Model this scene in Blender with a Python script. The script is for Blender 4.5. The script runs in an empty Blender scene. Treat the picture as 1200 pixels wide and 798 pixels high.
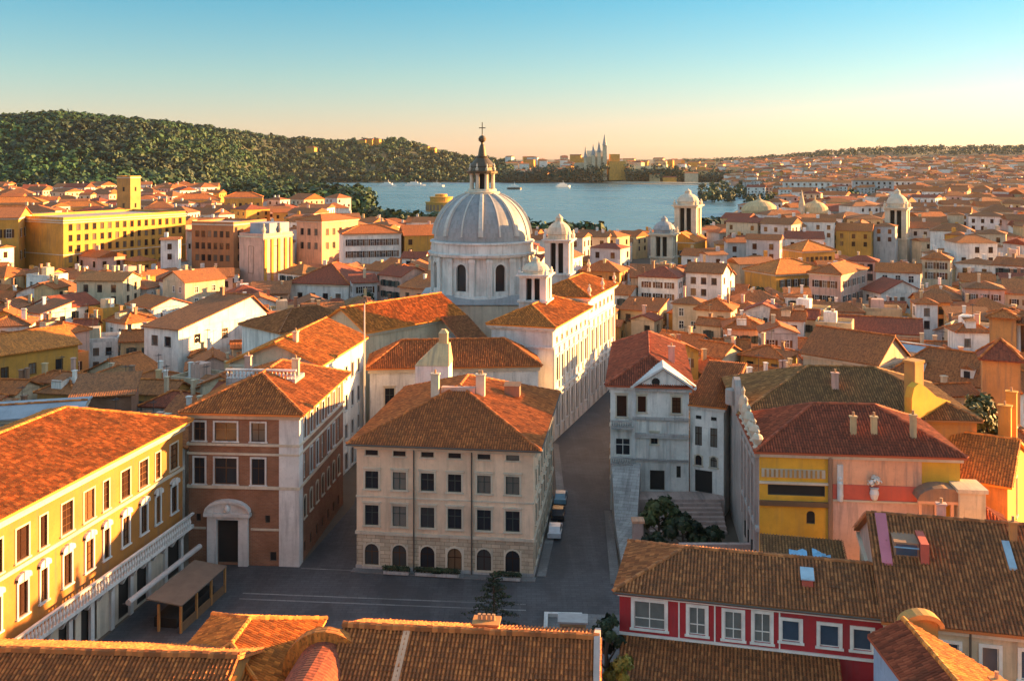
import bpy, math, random
import numpy as np
from mathutils import Vector, Matrix
random.seed(7); np.random.seed(7)
R = math.radians
sc = bpy.context.scene
col = sc.collection
# ------------------------------------------------------------------ camera, sky, sun, exposure
F, H, HY = 1150.0, 48.0, 190.0            # focal length in photo pixels, eye height, horizon row
cam = bpy.data.cameras.new('camera'); camo = bpy.data.objects.new('camera', cam); col.objects.link(camo)
camo.location = (0, 0, H); camo.rotation_euler = (R(90), 0, 0)
cam.sensor_fit = 'HORIZONTAL'; cam.sensor_width = 36; cam.lens = 36*F/1200; cam.shift_y = -(399-HY)/1200
cam.clip_start = 0.5; cam.clip_end = 20000
sc.camera = camo
SUN_AZ, SUN_EL = R(18), R(9.3)            # azimuth measured from +X towards +Y
w = bpy.data.worlds.new('World'); sc.world = w; w.use_nodes = True
nt = w.node_tree; bg = nt.nodes['Background']
sky = nt.nodes.new('ShaderNodeTexSky'); sky.sky_type = 'NISHITA'; sky.sun_disc = False
sky.sun_elevation = SUN_EL; sky.sun_rotation = R(90)-SUN_AZ
sky.air_density = 1.0; sky.dust_density = 0.4; sky.ozone_density = 2.5; sky.altitude = 50
wb = nt.nodes.new('ShaderNodeMix'); wb.data_type = 'RGBA'; wb.blend_type = 'MULTIPLY'; wb.inputs[0].default_value = 1.0; 
tc = nt.nodes.new('ShaderNodeTexCoord'); sx = nt.nodes.new('ShaderNodeSeparateXYZ'); nt.links.new(tc.outputs['Generated'], sx.inputs[0])
rp = nt.nodes.new('ShaderNodeValToRGB'); el_ = rp.color_ramp.elements      # by elevation: warm low sky, teal band, unseen upper sky brightened warm as fill
for _ in range(4): el_.new(.5)
for e_, (p_, c_) in zip(el_, ((0.0, (.27, .198, .225)), (.035, (.265, .207, .217)), (.085, (.205, .217, .21)), (.16, (.11, .205, .215)), (.34, (.58, .45, .355)), (.75, (1.0, .75, .54)))): e_.position = p_; e_.color = (*c_, 1)
nt.links.new(sx.outputs[2], rp.inputs[0]); nt.links.new(rp.outputs[0], wb.inputs[7])
nt.links.new(sky.outputs[0], wb.inputs[6]); nt.links.new(wb.outputs[2], bg.inputs[0]); bg.inputs[1].default_value = 0.15
sl = bpy.data.lights.new('sun', 'SUN'); so = bpy.data.objects.new('sun', sl); col.objects.link(so)
sl.energy = 4.1; sl.angle = R(0.5); sl.color = (1.0, 0.50, 0.16)
sd = Vector((math.cos(SUN_AZ)*math.cos(SUN_EL), math.sin(SUN_AZ)*math.cos(SUN_EL), math.sin(SUN_EL)))
so.rotation_euler = sd.to_track_quat('Z', 'Y').to_euler(); so.location = (200, 100, 200)
sc.view_settings.view_transform = 'Standard'; sc.view_settings.look = 'None'
sc.view_settings.exposure = 2.75; sc.view_settings.gamma = 1.0; sc.view_settings.use_curve_mapping = False
sc.render.engine = 'CYCLES'
sc.cycles.max_bounces = 6; sc.cycles.diffuse_bounces = 3; sc.cycles.glossy_bounces = 2; sc.cycles.volume_bounces = 0
sc.cycles.use_denoising = True

def P(px, py, z=0.0):                      # where the sight line through a photo pixel meets height z
    Y = (H-z)*F/(py-HY); return Vector(((px-600)/F*Y, Y))
def PX(x, y, z): return (600+F*x/y, HY+(H-z)*F/y)

# ------------------------------------------------------------------ materials
def srgb(r, g, b):
    f = lambda c: ((c/255+0.055)/1.055)**2.4 if c > 10 else c/255/12.92
    return (f(r), f(g), f(b))
class NT:
    def __init__(s, name):
        s.m = bpy.data.materials.new(name); s.m.use_nodes = True; s.t = s.m.node_tree
        s.b = s.t.nodes['Principled BSDF']
    def n(s, typ, **kw):
        nd = s.t.nodes.new(typ)
        for k, v in kw.items():
            if k.startswith('i_'): nd.inputs[k[2:].replace('_', ' ')].default_value = v
            else: setattr(nd, k, v)
        return nd
    def l(s, a, b): s.t.links.new(a, b)
    def math(s, op, a, b=None, c=None):
        nd = s.t.nodes.new('ShaderNodeMath'); nd.operation = op
        for i, v in enumerate((a, b, c)):
            if v is None: continue
            if isinstance(v, (int, float)): nd.inputs[i].default_value = v
            else: s.l(v, nd.inputs[i])
        return nd.outputs[0]
    def mix(s, fac, a, b, typ='MIX'):
        nd = s.t.nodes.new('ShaderNodeMix'); nd.data_type = 'RGBA'; nd.blend_type = typ
        for i, v in ((0, fac), (6, a), (7, b)):
            if isinstance(v, (int, float)): nd.inputs[i].default_value = v
            elif isinstance(v, tuple): nd.inputs[i].default_value = (*v[:3], 1)
            else: s.l(v, nd.inputs[i])
        return nd.outputs[2]
    def ramp(s, fac, stops):
        nd = s.t.nodes.new('ShaderNodeValToRGB'); e = nd.color_ramp.elements
        while len(e) < len(stops): e.new(0.5)
        for i, (p, c) in enumerate(stops):
            e[i].position = p; e[i].color = (*c[:3], 1) if isinstance(c, tuple) else (c, c, c, 1)
        s.l(fac, nd.inputs[0]); return nd.outputs[0]
    def coords(s, sx, sy):                 # uv in metres, scaled, offset per object
        uv = s.n('ShaderNodeUVMap'); oi = s.n('ShaderNodeObjectInfo')
        mp = s.n('ShaderNodeMapping'); s.l(uv.outputs[0], mp.inputs[0]); mp.inputs['Scale'].default_value = (sx, sy, 1)
        cx = s.n('ShaderNodeCombineXYZ'); s.l(s.math('MULTIPLY', oi.outputs['Random'], 37.0), cx.inputs[2])
        s.l(s.math('MULTIPLY', oi.outputs['Random'], 91.0), cx.inputs[0]); s.l(cx.outputs[0], mp.inputs['Location'])
        return mp.outputs[0]
    def noise(s, vec, scale, detail=3, rough=0.6):
        nd = s.n('ShaderNodeTexNoise'); nd.inputs['Scale'].default_value = scale; nd.inputs['Detail'].default_value = detail
        nd.inputs['Roughness'].default_value = rough
        if vec is not None: s.l(vec, nd.inputs['Vector'])
        return nd.outputs[0]
    def bump(s, h, strength, dist=0.05):
        bp = s.n('ShaderNodeBump'); bp.inputs['Strength'].default_value = strength; bp.inputs['Distance'].default_value = dist
        s.l(h, bp.inputs['Height']); s.l(bp.outputs[0], s.b.inputs['Normal'])
def mul(c, k): return tuple(min(1, x*k) for x in c)
MATS = {}
def plain(name, c, rough=0.8, metal=0, emit=None):
    if name in MATS: return MATS[name]
    t = NT(name); v = t.coords(1, 1)
    cc = t.mix(t.ramp(t.noise(v, 0.9, 4), [(0.3, 0.0), (0.7, 1.0)]), mul(c, 0.82), mul(c, 1.12))
    t.l(cc, t.b.inputs['Base Color']); t.b.inputs['Roughness'].default_value = rough; t.b.inputs['Metallic'].default_value = metal
    if emit:
        t.b.inputs['Emission Color'].default_value = (*emit[0], 1); t.b.inputs['Emission Strength'].default_value = emit[1]
    MATS[name] = t.m; return t.m
def stucco(name, c, dirt=0.5, joints=None, rough=0.9):
    if name in MATS: return MATS[name]
    t = NT(name)
    big = t.noise(t.coords(1, 1), 0.22, 5, 0.62)
    fine = t.noise(t.coords(1, 1), 3.0, 4, 0.7)
    streak = t.noise(t.coords(1.3, 0.12), 1.0, 4, 0.65)
    cc = t.mix(t.ramp(big, [(0.35, 0.0), (0.68, 1.0)]), mul(c, 0.78), mul(c, 1.1))
    dk = tuple(0.35*x+0.06 for x in c)
    cc = t.mix(t.math('MULTIPLY', t.ramp(streak, [(0.5, 0.0), (0.72, 1.0)]), dirt), cc, dk)
    cc = t.mix(t.math('MULTIPLY', t.ramp(fine, [(0.52, 0.0), (0.75, 1.0)]), 0.45*dirt), cc, mul(c, 0.5))
    h = fine
    if joints:
        br = t.n('ShaderNodeTexBrick'); t.l(t.coords(1, 1), br.inputs['Vector'])
        br.inputs['Scale'].default_value = 1; br.inputs['Brick Width'].default_value = joints[0]; br.inputs['Row Height'].default_value = joints[1]
        br.inputs['Mortar Size'].default_value = joints[2]; br.inputs['Color1'].default_value = (1, 1, 1, 1); br.inputs['Color2'].default_value = (0.72, 0.72, 0.72, 1)
        br.inputs['Mortar'].default_value = (0.45, 0.42, 0.4, 1)
        cc = t.mix(1.0, cc, br.outputs[0], 'MULTIPLY'); h = br.outputs[1]
        t.bump(h, -0.5, 0.03)
    else: t.bump(h, 0.35, 0.03)
    t.l(cc, t.b.inputs['Base Color']); t.b.inputs['Roughness'].default_value = rough
    MATS[name] = t.m; return t.m
def brick(name, c, c2, mortar):
    t = NT(name); br = t.n('ShaderNodeTexBrick'); t.l(t.coords(1, 1), br.inputs['Vector'])
    br.inputs['Scale'].default_value = 1; br.inputs['Brick Width'].default_value = 0.5; br.inputs['Row Height'].default_value = 0.17
    br.inputs['Mortar Size'].default_value = 0.018; br.inputs['Color1'].default_value = (*c, 1); br.inputs['Color2'].default_value = (*c2, 1)
    br.inputs['Mortar'].default_value = (*mortar, 1)
    big = t.noise(t.coords(1, 1), 0.35, 5)
    cc = t.mix(t.ramp(big, [(0.35, 0.0), (0.7, 0.75)]), br.outputs[0], mul(c, 0.5))
    t.l(cc, t.b.inputs['Base Color']); t.b.inputs['Roughness'].default_value = 0.9; t.bump(br.outputs[1], -0.4, 0.02)
    MATS[name] = t.m; return t.m
def tile_geo(name, c, dark=0.35, pale=1.6, moss=0.45):       # for roofs whose tiles are modelled; uv counts tiles
    if name in MATS: return MATS[name]
    t = NT(name); uv = t.n('ShaderNodeUVMap'); fl = t.n('ShaderNodeVectorMath', operation='FLOOR'); t.l(uv.outputs[0], fl.inputs[0])
    wn = t.n('ShaderNodeTexWhiteNoise', noise_dimensions='2D'); t.l(fl.outputs[0], wn.inputs['Vector'])
    big = t.noise(t.coords(1, 1), 0.09, 5, 0.65)
    v = t.math('ADD', t.math('MULTIPLY', wn.outputs[0], 0.72), t.math('MULTIPLY', big, 0.4))
    pc = (min(1, c[0]*pale), min(1, c[1]*pale*1.12), min(1, c[2]*pale*1.2))
    cc = t.ramp(v, [(0.15, mul(c, .55)), (0.45, mul(c, 0.85)), (0.72, mul(c, 1.15)), (0.98, pc)])
    mo = t.noise(t.coords(1, 1), 0.16, 6, 0.7)
    cc = t.mix(t.math('MULTIPLY', t.ramp(mo, [(0.5, 0.0), (0.7, 1.0)]), moss), cc, (0.085, 0.045, 0.022))
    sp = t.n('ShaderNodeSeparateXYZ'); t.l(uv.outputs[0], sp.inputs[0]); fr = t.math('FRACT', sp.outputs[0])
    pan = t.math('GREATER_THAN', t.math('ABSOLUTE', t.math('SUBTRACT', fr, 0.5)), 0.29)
    cc = t.mix(t.math('MULTIPLY', pan, 0.8), cc, mul(c, .30))  # tile channels darkened in colour, standing in for shade between the columns
    t.l(cc, t.b.inputs['Base Color']); t.b.inputs['Roughness'].default_value = 0.85
    MATS[name] = t.m; return t.m
def tile_far(name, c, moss=0.3):            # smaller in the picture: courses and streaks as colour and relief, uv in metres
    if name in MATS: return MATS[name]
    t = NT(name)
    v = t.coords(1, 1)
    st = t.noise(t.coords(2.6, 0.5), 1.0, 3, 0.7); fine = t.noise(t.coords(3.4, 2.4), 1.0, 2, 0.7); big = t.noise(v, 0.12, 4)
    cc = t.mix(t.ramp(st, [(0.3, 0.0), (0.7, 1.0)]), mul(c, 0.62), mul(c, 1.25))
    cc = t.mix(t.ramp(fine, [(0.36, 1.0), (0.5, 0.0)]), cc, mul(c, 0.45))
    cc = t.mix(t.ramp(fine, [(0.62, 0.0), (0.78, 0.6)]), cc, (min(1, c[0]*1.6), min(1, c[1]*2.1), min(1, c[2]*2.4)))
    cc = t.mix(t.math('MULTIPLY', t.ramp(big, [(0.45, 0.0), (0.7, 1.0)]), moss), cc, (0.07, 0.045, 0.03))
    wv = t.n('ShaderNodeTexWave', wave_type='BANDS', bands_direction='X'); uvn = t.n('ShaderNodeUVMap'); t.l(uvn.outputs[0], wv.inputs['Vector'])
    wv.inputs['Scale'].default_value = 0.9
    t.l(cc, t.b.inputs['Base Color']); t.b.inputs['Roughness'].default_value = 0.9; t.bump(wv.outputs[1], 0.5, 0.06)
    MATS[name] = t.m; return t.m
def leafmat(name, lo, hi):
    t = NT(name); uv = t.n('ShaderNodeUVMap')
    wn = t.n('ShaderNodeTexWhiteNoise', noise_dimensions='2D'); t.l(uv.outputs[0], wn.inputs['Vector'])
    ge = t.n('ShaderNodeNewGeometry'); pn = t.noise(ge.outputs['Position'], .006 if 'wood' in name or 'far' in name else .5, 4, .65)
    cc = t.mix(wn.outputs[0], lo, hi); cc = t.mix(t.ramp(pn, [(.38, 1.0), (.6, 0.0)]), cc, mul(lo, .8))
    t.l(cc, t.b.inputs['Base Color']); t.b.inputs['Roughness'].default_value = 0.7
    MATS[name] = t.m; return t.m

WALL = {
 'cream': (.64, .50, .33), 'white': (.79, .75, .68), 'pale grey': (.52, .50, .48), 'yellow': (.62, .31, .055), 'ochre': (.50, .26, .07),
 'pink': (.64, .40, .31), 'brown orange': (.48, .20, .08), 'salmon': (.74, .38, .22), 'orange': (.62, .27, .08), 'brown': (.30, .17, .10), 'buff': (.60, .43, .22)}
for k, c in WALL.items(): stucco('wall_'+k, c, 0.85)
def W(k): return MATS['wall_'+k]
ROOF = {'terracotta': (.47, .135, .026), 'dark red': (.30, .064, .024), 'brown': (.34, .118, .034), 'olive brown': (.27, .125, .038),
        'orange': (.60, .19, .028), 'russet': (.43, .122, .026)}
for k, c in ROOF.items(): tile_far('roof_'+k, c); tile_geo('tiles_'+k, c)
stucco('grey_metal', (.30, .33, .37), 0.5, rough=.6); stucco('flat_grey', (.33, .32, .31), 0.8)
def RF(k): return {'grey': MATS['grey_metal'], 'flat': MATS['flat_grey']}.get(k) or MATS['roof_'+k]
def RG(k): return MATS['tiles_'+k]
brick('brick_wall', (.34, .15, .075), (.26, .105, .055), (.30, .21, .15))
stucco('stone_white', (.66, .64, .60), 0.75); stucco('stone_cream', (.62, .53, .40), 0.5); stucco('stone_warm', (.60, .52, .40), 0.55)
stucco('rustic_stone', (.62, .49, .34), 0.45, (1.1, .46, .03)); stucco('stone_blocks', (.52, .49, .46), 0.7, (1.3, .55, .02))
stucco('lead', (.30, .30, .30), 0.8, rough=.55); stucco('rib_lead', (.56, .54, .49), 0.4)
stucco('ruin_stone', (.42, .36, .32), 1.0); stucco('red_paint', (.44, .030, .036), 0.5); stucco('red_band', (.55, .11, .07), 0.35)
stucco('blue_wall', (.30, .38, .50), 0.4); stucco('pink_paint', (.55, .16, .20), 0.25); stucco('pinkstone', (.50, .36, .31), 0.9)
plain('white_paint', (.78, .75, .68), .6); plain('glass', (.025, .028, .034), .12); plain('glass_grey', (.16, .17, .16), .15); plain('glass_blue', (.05, .08, .12), .12)
plain('shutter_brown', (.055, .028, .02), .7); plain('shutter_green', (.04, .055, .045), .7); plain('dark_void', (.02, .018, .016), .9)
plain('pipe', (.09, .075, .06), .6); plain('wood', (.16, .085, .04), .8); plain('orange_wood', (.42, .2, .06), .8)
plain('canvas', (.15, .12, .09), .95); plain('white_canvas', (.42, .40, .38), .9); plain('bronze', (.10, .075, .045), .5, .4)
plain('lit_pane', (.6, .35, .1), .5, emit=((1, .45, .12), .22)); plain('lit_door', (.6, .35, .1), .5, emit=((1, .45, .12), .12))
plain('blue_tarp', (.18, .42, .62), .6); plain('sky_glass', (.30, .42, .50), .1); plain('pot', (.45, .25, .13), .9); plain('iron', (.05, .05, .05), .6)
def glassmat(name, c, c2):
    t = NT(name); oi = t.n('ShaderNodeObjectInfo'); cc = t.ramp(oi.outputs['Random'], [(0.0, c), (.55, c), (.72, c2), (.9, mul(c2, 1.6))])
    t.l(cc, t.b.inputs['Base Color']); t.b.inputs['Roughness'].default_value = .12; MATS[name] = t.m
glassmat('glass', (.022, .024, .030), (.11, .10, .085)); glassmat('shutter_brown', (.045, .022, .014), (.12, .06, .03))
leafmat('leaves_dark', (.012, .026, .010), (.06, .085, .024)); leafmat('leaves_mid', (.03, .05, .012), (.12, .13, .03)); leafmat('leaves_yellow', (.12, .12, .015), (.32, .27, .03))
leafmat('leaves_wood', (.003, .028, .008), (.020, .095, .013)); leafmat('leaves_far', (.010, .040, .024), (.026, .075, .032))
plain('bark', (.10, .07, .05), .95)

# ------------------------------------------------------------------ mesh builder
class MB:
    def __init__(s): s.v = []; s.f = []; s.uv = []; s.m = []
    def poly(s, pts, m=0, uv=None):
        pts = [Vector(p) for p in pts]
        if uv is None:
            n = Vector((0, 0, 0))
            for i in range(len(pts)):
                a, b = pts[i], pts[(i+1) % len(pts)]
                n += Vector(((a.y-b.y)*(a.z+b.z), (a.z-b.z)*(a.x+b.x), (a.x-b.x)*(a.y+b.y)))
            if n.length < 1e-9: return
            n.normalize()
            if abs(n.z) > .995: uv = [(p.x, p.y) for p in pts]
            else:
                e = Vector((-n.y, n.x, 0)).normalized(); g = n.cross(e)
                uv = [(p.dot(e), p.dot(g)) for p in pts]
        k = len(s.v); s.v += [tuple(p) for p in pts]; s.f.append(tuple(range(k, k+len(pts)))); s.uv += uv; s.m.append(m)
    def box(s, x0, y0, z0, x1, y1, z1, m=0, bottom=True):
        a = [(x0, y0), (x1, y0), (x1, y1), (x0, y1)]; s.prism(a, z0, z1, m, bottom)
    def prism(s, a, z0, z1, m=0, bottom=True):            # a is counter-clockwise
        n = len(a)
        for i in range(n):
            p, q = a[i], a[(i+1) % n]
            s.poly([(*p, z0), (*q, z0), (*q, z1), (*p, z1)], m)
        s.poly([(*p, z1) for p in a], m)
        if bottom: s.poly([(*p, z0) for p in reversed(a)], m)
    def taper(s, cx, cy, z0, z1, w0, d0, w1, d1, m=0):
        a = [(-1, -1), (1, -1), (1, 1), (-1, 1)]
        lo = [(cx+x*w0/2, cy+y*d0/2, z0) for x, y in a]; hi = [(cx+x*w1/2, cy+y*d1/2, z1) for x, y in a]
        for i in range(4): s.poly([lo[i], lo[(i+1) % 4], hi[(i+1) % 4], hi[i]], m)
        s.poly(hi, m)
    def lathe(s, cx, cy, prof, n=24, m=0, a0=0.0, cap=True):    # prof: (radius, z) from bottom to top
        for i in range(n):
            t0, t1 = a0+2*math.pi*i/n, a0+2*math.pi*(i+1)/n
            c0, s0, c1, s1 = math.cos(t0), math.sin(t0), math.cos(t1), math.sin(t1)
            for (r0, z0), (r1, z1) in zip(prof, prof[1:]):
                q = [(cx+r0*c0, cy+r0*s0, z0), (cx+r0*c1, cy+r0*s1, z0), (cx+r1*c1, cy+r1*s1, z1), (cx+r1*c0, cy+r1*s0, z1)]
                if r1 < 1e-4: q = q[:3]
                elif r0 < 1e-4: q = [q[0], q[2], q[3]]
                rr = max(r0, r1); s.poly(q, m, [(t0*rr, z0), (t1*rr, z0), (t1*rr, z1), (t0*rr, z1)][:len(q)])
        if cap and prof[-1][0] > 1e-4:
            r, z = prof[-1]; s.poly([(cx+r*math.cos(a0+2*math.pi*i/n), cy+r*math.sin(a0+2*math.pi*i/n), z) for i in range(n)], m)
    def tube(s, pts, r, n=6, m=0):
        pts = [Vector(p) for p in pts]
        rings = []
        for i, p in enumerate(pts):
            d = (pts[min(i+1, len(pts)-1)]-pts[max(i-1, 0)]).normalized()
            a = d.cross(Vector((0, 0, 1))) if abs(d.z) < .95 else d.cross(Vector((1, 0, 0)))
            a.normalize(); b = d.cross(a); rr = r[i] if isinstance(r, (list, tuple)) else r
            rings.append([p+a*rr*math.cos(2*math.pi*k/n)+b*rr*math.sin(2*math.pi*k/n) for k in range(n)])
        for i in range(len(pts)-1):
            for k in range(n):
                s.poly([rings[i][k], rings[i][(k+1) % n], rings[i+1][(k+1) % n], rings[i+1][k]], m)
        s.poly(rings[0], m); s.poly(list(reversed(rings[-1])), m)
    def mesh(s, name, mats):
        me = bpy.data.meshes.new(name); me.from_pydata(s.v, [], s.f)
        ul = me.uv_layers.new(name='UVMap'); ul.data.foreach_set('uv', np.array(s.uv, dtype=np.float32).ravel())
        for x in (mats if isinstance(mats, (list, tuple)) else [mats]): me.materials.append(x)
        if any(s.m): me.polygons.foreach_set('material_index', np.array(s.m, dtype=np.int32))
        me.update(); return me
    def build(s, name, mats, parent=None, **props):
        return obj(name, s.mesh(name, mats), parent, **props)
def obj(name, me, parent=None, loc=None, rz=0, **props):
    o = bpy.data.objects.new(name, me); col.objects.link(o)
    if parent: o.parent = parent
    if loc is not None: o.location = loc
    o.rotation_euler = (0, 0, rz)
    for k, v in props.items(): o[k] = v
    return o
def thing(name, label, cat, loc=(0, 0, 0), rz=0, group=None):
    o = obj(name, None, None, loc, rz, label=label, category=cat)
    if group: o['group'] = group
    return o
def struct(mb, name, mats): return mb.build(name, mats, kind='structure')

# ------------------------------------------------------------------ roof tiles modelled in relief
PROF = [(0, 0), (.2, 0), (.28, .07), (.5, .12), (.72, .07), (.8, 0), (1, 0)]
def tiles(mb, poly, sp=.30, row=.46):
    pts = [Vector(p) for p in poly]
    n = (pts[1]-pts[0]).cross(pts[2]-pts[0]).normalized()
    if n.z < 0: n = -n
    e = Vector((-n.y, n.x, 0)); e = e.normalized() if e.length > 1e-6 else Vector((1, 0, 0)); g = n.cross(e)
    if g.z < 0: g = -g; e = -e
    o = pts[0]; q = [((p-o).dot(e), (p-o).dot(g)) for p in pts]
    mb.poly([p-n*.02 for p in pts], 0, [(.5, .5)]*len(pts))
    u0, u1 = min(a for a, _ in q), max(a for a, _ in q); k0 = math.floor(u0/sp)
    off = random.randint(0, 900)
    for k in range(k0, math.ceil(u1/sp)):
        uc = min(max((k+.5)*sp, u0+.01), u1-.01); vs = []
        for (a, b), (c, d) in zip(q, q[1:]+q[:1]):
            if (a-uc)*(c-uc) <= 0 and abs(a-c) > 1e-9: vs.append(b+(d-b)*(uc-a)/(c-a))
        if len(vs) < 2: continue
        v0, v1 = min(vs), max(vs)
        if v1-v0 < .1: continue
        r = math.floor(v0/row); jit = random.uniform(-.012, .012)
        while r*row < v1-.03:
            a, b = max(v0, r*row), min(v1, (r+1)*row)
            if b-a > .03:
                l0 = .045+random.uniform(-.01, .015)+jit; l1 = .0+jit*.5; du = random.uniform(-.012, .012)
                if random.random() < .04: l0 += random.uniform(.02, .07); du += random.uniform(-.04, .04); a = max(v0, a-random.uniform(0, .12))
                kk = len(mb.v)
                for v, l in ((a, l0), (b, l1)):
                    for t, hh in PROF:
                        mb.v.append(tuple(o+e*((k+t)*sp+du)+g*v+n*(hh+l)))
                for i in range(6):
                    mb.f.append((kk+i, kk+i+1, kk+8+i, kk+7+i)); mb.m.append(0)
                    mb.uv += [(k+off+.02+.96*PROF[i][0], r+off+.1), (k+off+.02+.96*PROF[i+1][0], r+off+.1), (k+off+.02+.96*PROF[i+1][0], r+off+.9), (k+off+.02+.96*PROF[i][0], r+off+.9)]
            r += 1
def ridge_caps(mb, a, b, r=.17, ln=.42):
    a, b = Vector(a), Vector(b); d = b-a; L = d.length; n = max(1, int(L/ln))
    x = d.normalized(); side = x.cross(Vector((0, 0, 1))).normalized(); up = side.cross(x)
    if up.z < 0: up = -up
    for i in range(n):
        p0, p1 = a+d*(i/n), a+d*((i+1.08)/n); r0, r1 = r*1.1, r*.95; off = random.uniform(-.035, .03)
        ring = lambda p, rr: [p+side*rr*math.cos(t)+up*(rr*math.sin(t)+.05+off) for t in (math.pi*1.05, math.pi*.75, math.pi*.5, math.pi*.25, -math.pi*.05)]
        A, B = ring(p0, r0), ring(p1, r1); ru = random.random()*900//1
        for k in range(4): mb.poly([A[k], A[k+1], B[k+1], B[k]], 0, [(ru+.2, .5), (ru+.8, .5), (ru+.8, .6), (ru+.2, .6)])
        mb.poly(A, 0, [(ru+.5, .5)]*5)

# ------------------------------------------------------------------ windows (meshes shared between copies)
WC = {}
STY = { # surround material, surround width, proud, sash material, pane material, pediment, mullions
 'stone': ('stone_white', .2, .08, 'shutter_brown', 'glass', None, 1), 'cream': ('stone_cream', .2, .07, 'shutter_green', 'glass', 'flat', 1),
 'creamdark': ('stone_cream', .16, .06, 'shutter_brown', 'shutter_brown', None, 1), 'brown': ('stone_cream', .18, .08, 'shutter_brown', 'shutter_brown', 'flat', 1),
 'curved': ('stone_white', .2, .12, 'shutter_brown', 'shutter_brown', 'curved', 1), 'red': ('white_paint', .26, .09, 'white_paint', 'glass_grey', None, 1),
 'reddark': ('white_paint', .26, .09, 'white_paint', 'glass_blue', None, 0), 'bare': (None, 0, 0, 'white_paint', 'glass', None, 1),
 'plainbrown': (None, 0, 0, 'shutter_brown', 'glass', None, 1), 'church': ('stone_white', .28, .12, 'pipe', 'glass', 'flat', 1),
 'lit': ('stone_white', .22, .08, 'shutter_brown', 'lit_pane', None, 1), 'attic': ('stone_cream', .1, .04, 'shutter_brown', 'glass', None, 0),
 'arch': ('stone_cream', .18, .06, 'shutter_brown', 'glass', 'arch', 1), 'doorway': ('stone_cream', .25, .08, 'shutter_brown', 'wood', 'arch', 1), 'void': (None, 0, 0, 'pipe', 'dark_void', None, 0)}
def win_mesh(w, h, st):
    key = (round(w, 2), round(h, 2), st)
    if key in WC: return WC[key]
    sm, sw, pr, sash, pane, ped, mul_ = STY[st]
    m = MB(); D = .17
    if sm:
        m.box(-sw, -pr, 0, 0, .05, h); m.box(w, -pr, 0, w+sw, .05, h)
        if ped == 'arch':
            r = w/2; n = 8
            for i in range(n):
                t0, t1 = math.pi*i/n, math.pi*(i+1)/n
                pt = lambda rr, t: (w/2+rr*math.cos(t), h-r+rr*math.sin(t))
                a, b, c, d = pt(r, t0), pt(r+sw, t0), pt(r+sw, t1), pt(r, t1)
                m.poly([(a[0], -pr-.01, a[1]), (b[0], -pr-.01, b[1]), (c[0], -pr-.01, c[1]), (d[0], -pr-.01, d[1])])
                m.poly([(b[0], -pr-.01, b[1]), (b[0], .02, b[1]), (c[0], .02, c[1]), (c[0], -pr-.01, c[1])])
                m.poly([(a[0], .1, a[1]), (a[0], -pr-.01, a[1]), (d[0], -pr-.01, d[1]), (d[0], .1, d[1])])
        else: m.box(-sw, -pr-.004, h, w+sw, .05, h+sw)
        m.box(-sw-.1, -pr-.1, -.16, w+sw+.1, .05, -.004)
        if ped == 'flat': m.box(-sw-.1, -pr-.16, h+sw+.08, w+sw+.1, .05, h+sw+.24)
        if ped == 'curved':
            n = 7; W2 = w/2+sw+.12; b0 = h+sw+.05
            for i in range(n):
                t0, t1 = math.pi*i/n, math.pi*(i+1)/n
                x0, x1 = w/2-W2*math.cos(t0), w/2-W2*math.cos(t1); z0, z1 = b0+.25+.42*math.sin(t0), b0+.25+.42*math.sin(t1)
                m.poly([(x0, -.3, b0), (x1, -.3, b0), (x1, -.3, z1), (x0, -.3, z0)]); m.poly([(x0, -.3, z0), (x1, -.3, z1), (x1, .05, z1), (x0, .05, z0)])
            m.poly([(w/2-W2, -.3, b0), (w/2-W2, .05, b0), (w/2+W2, .05, b0), (w/2+W2, -.3, b0)])
            m.box(w/2-.18, -.38, b0-.1, w/2+.18, -.3, b0+.75)
    t = .07
    m.box(0, D-.05, 0, t, D, h, 1); m.box(w-t, D-.05, 0, w, D, h, 1); m.box(t, D-.05, h-t, w-t, D, h, 1); m.box(t, D-.05, 0, w-t, D, t, 1)
    if mul_:
        m.box(w/2-.04, D-.06, t, w/2+.04, D-.004, h-t, 1)
        zz = h*.36 if st == 'red' else h*.62
        if pane != 'shutter_brown': m.box(t, D-.055, zz-.04, w-t, D-.008, zz+.04, 1)
        else:
            for i in range(1, 4): m.box(t, D-.05, h*i/4-.03, w-t, D-.008, h*i/4+.03, 1)
    fm = m.mesh('window_frame', [MATS[sm or 'white_paint'], MATS[sash]])
    p = MB(); p.poly([(.005, D-.01, .005), (w-.005, D-.01, .005), (w-.005, D-.01, h-.005), (.005, D-.01, h-.005)])
    pm = p.mesh('window_pane', MATS[pane])
    WC[key] = (fm, pm); return WC[key]
SW = {}
def small_win(w, h, kind):                  # one mesh with two materials, for houses farther off
    key = (w, h, kind)
    if key not in SW:
        m = MB(); t = .12
        m.poly([(0, .12, 0), (w, .12, 0), (w, .12, h), (0, .12, h)], 1)
        m.box(-t, -.06, 0, 0, .02, h); m.box(w, -.06, 0, w+t, .02, h); m.box(-t, -.065, h, w+t, .02, h+t); m.box(-t-.05, -.12, -t, w+t+.05, .02, -.004)
        m.box(w/2-.04, .06, 0, w/2+.04, .115, h); m.box(0, .06, h*.6-.04, w/2-.045, .115, h*.6+.04); m.box(w/2+.045, .06, h*.6-.04, w, .115, h*.6+.04)
        if kind in ('green', 'stone'):
            for x0 in (-w*.5-t, w+t): m.box(x0, -.1, .02, x0+w*.5, -.066, h, 2)
        fr = {'white': 'white_paint', 'stone': 'stone_white', 'brown': 'shutter_brown', 'green': 'shutter_green'}[kind]
        SW[key] = m.mesh('window', [MATS[fr], MATS['glass'], MATS['shutter_green' if kind == 'green' else 'shutter_brown']])
    return SW[key]

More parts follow.
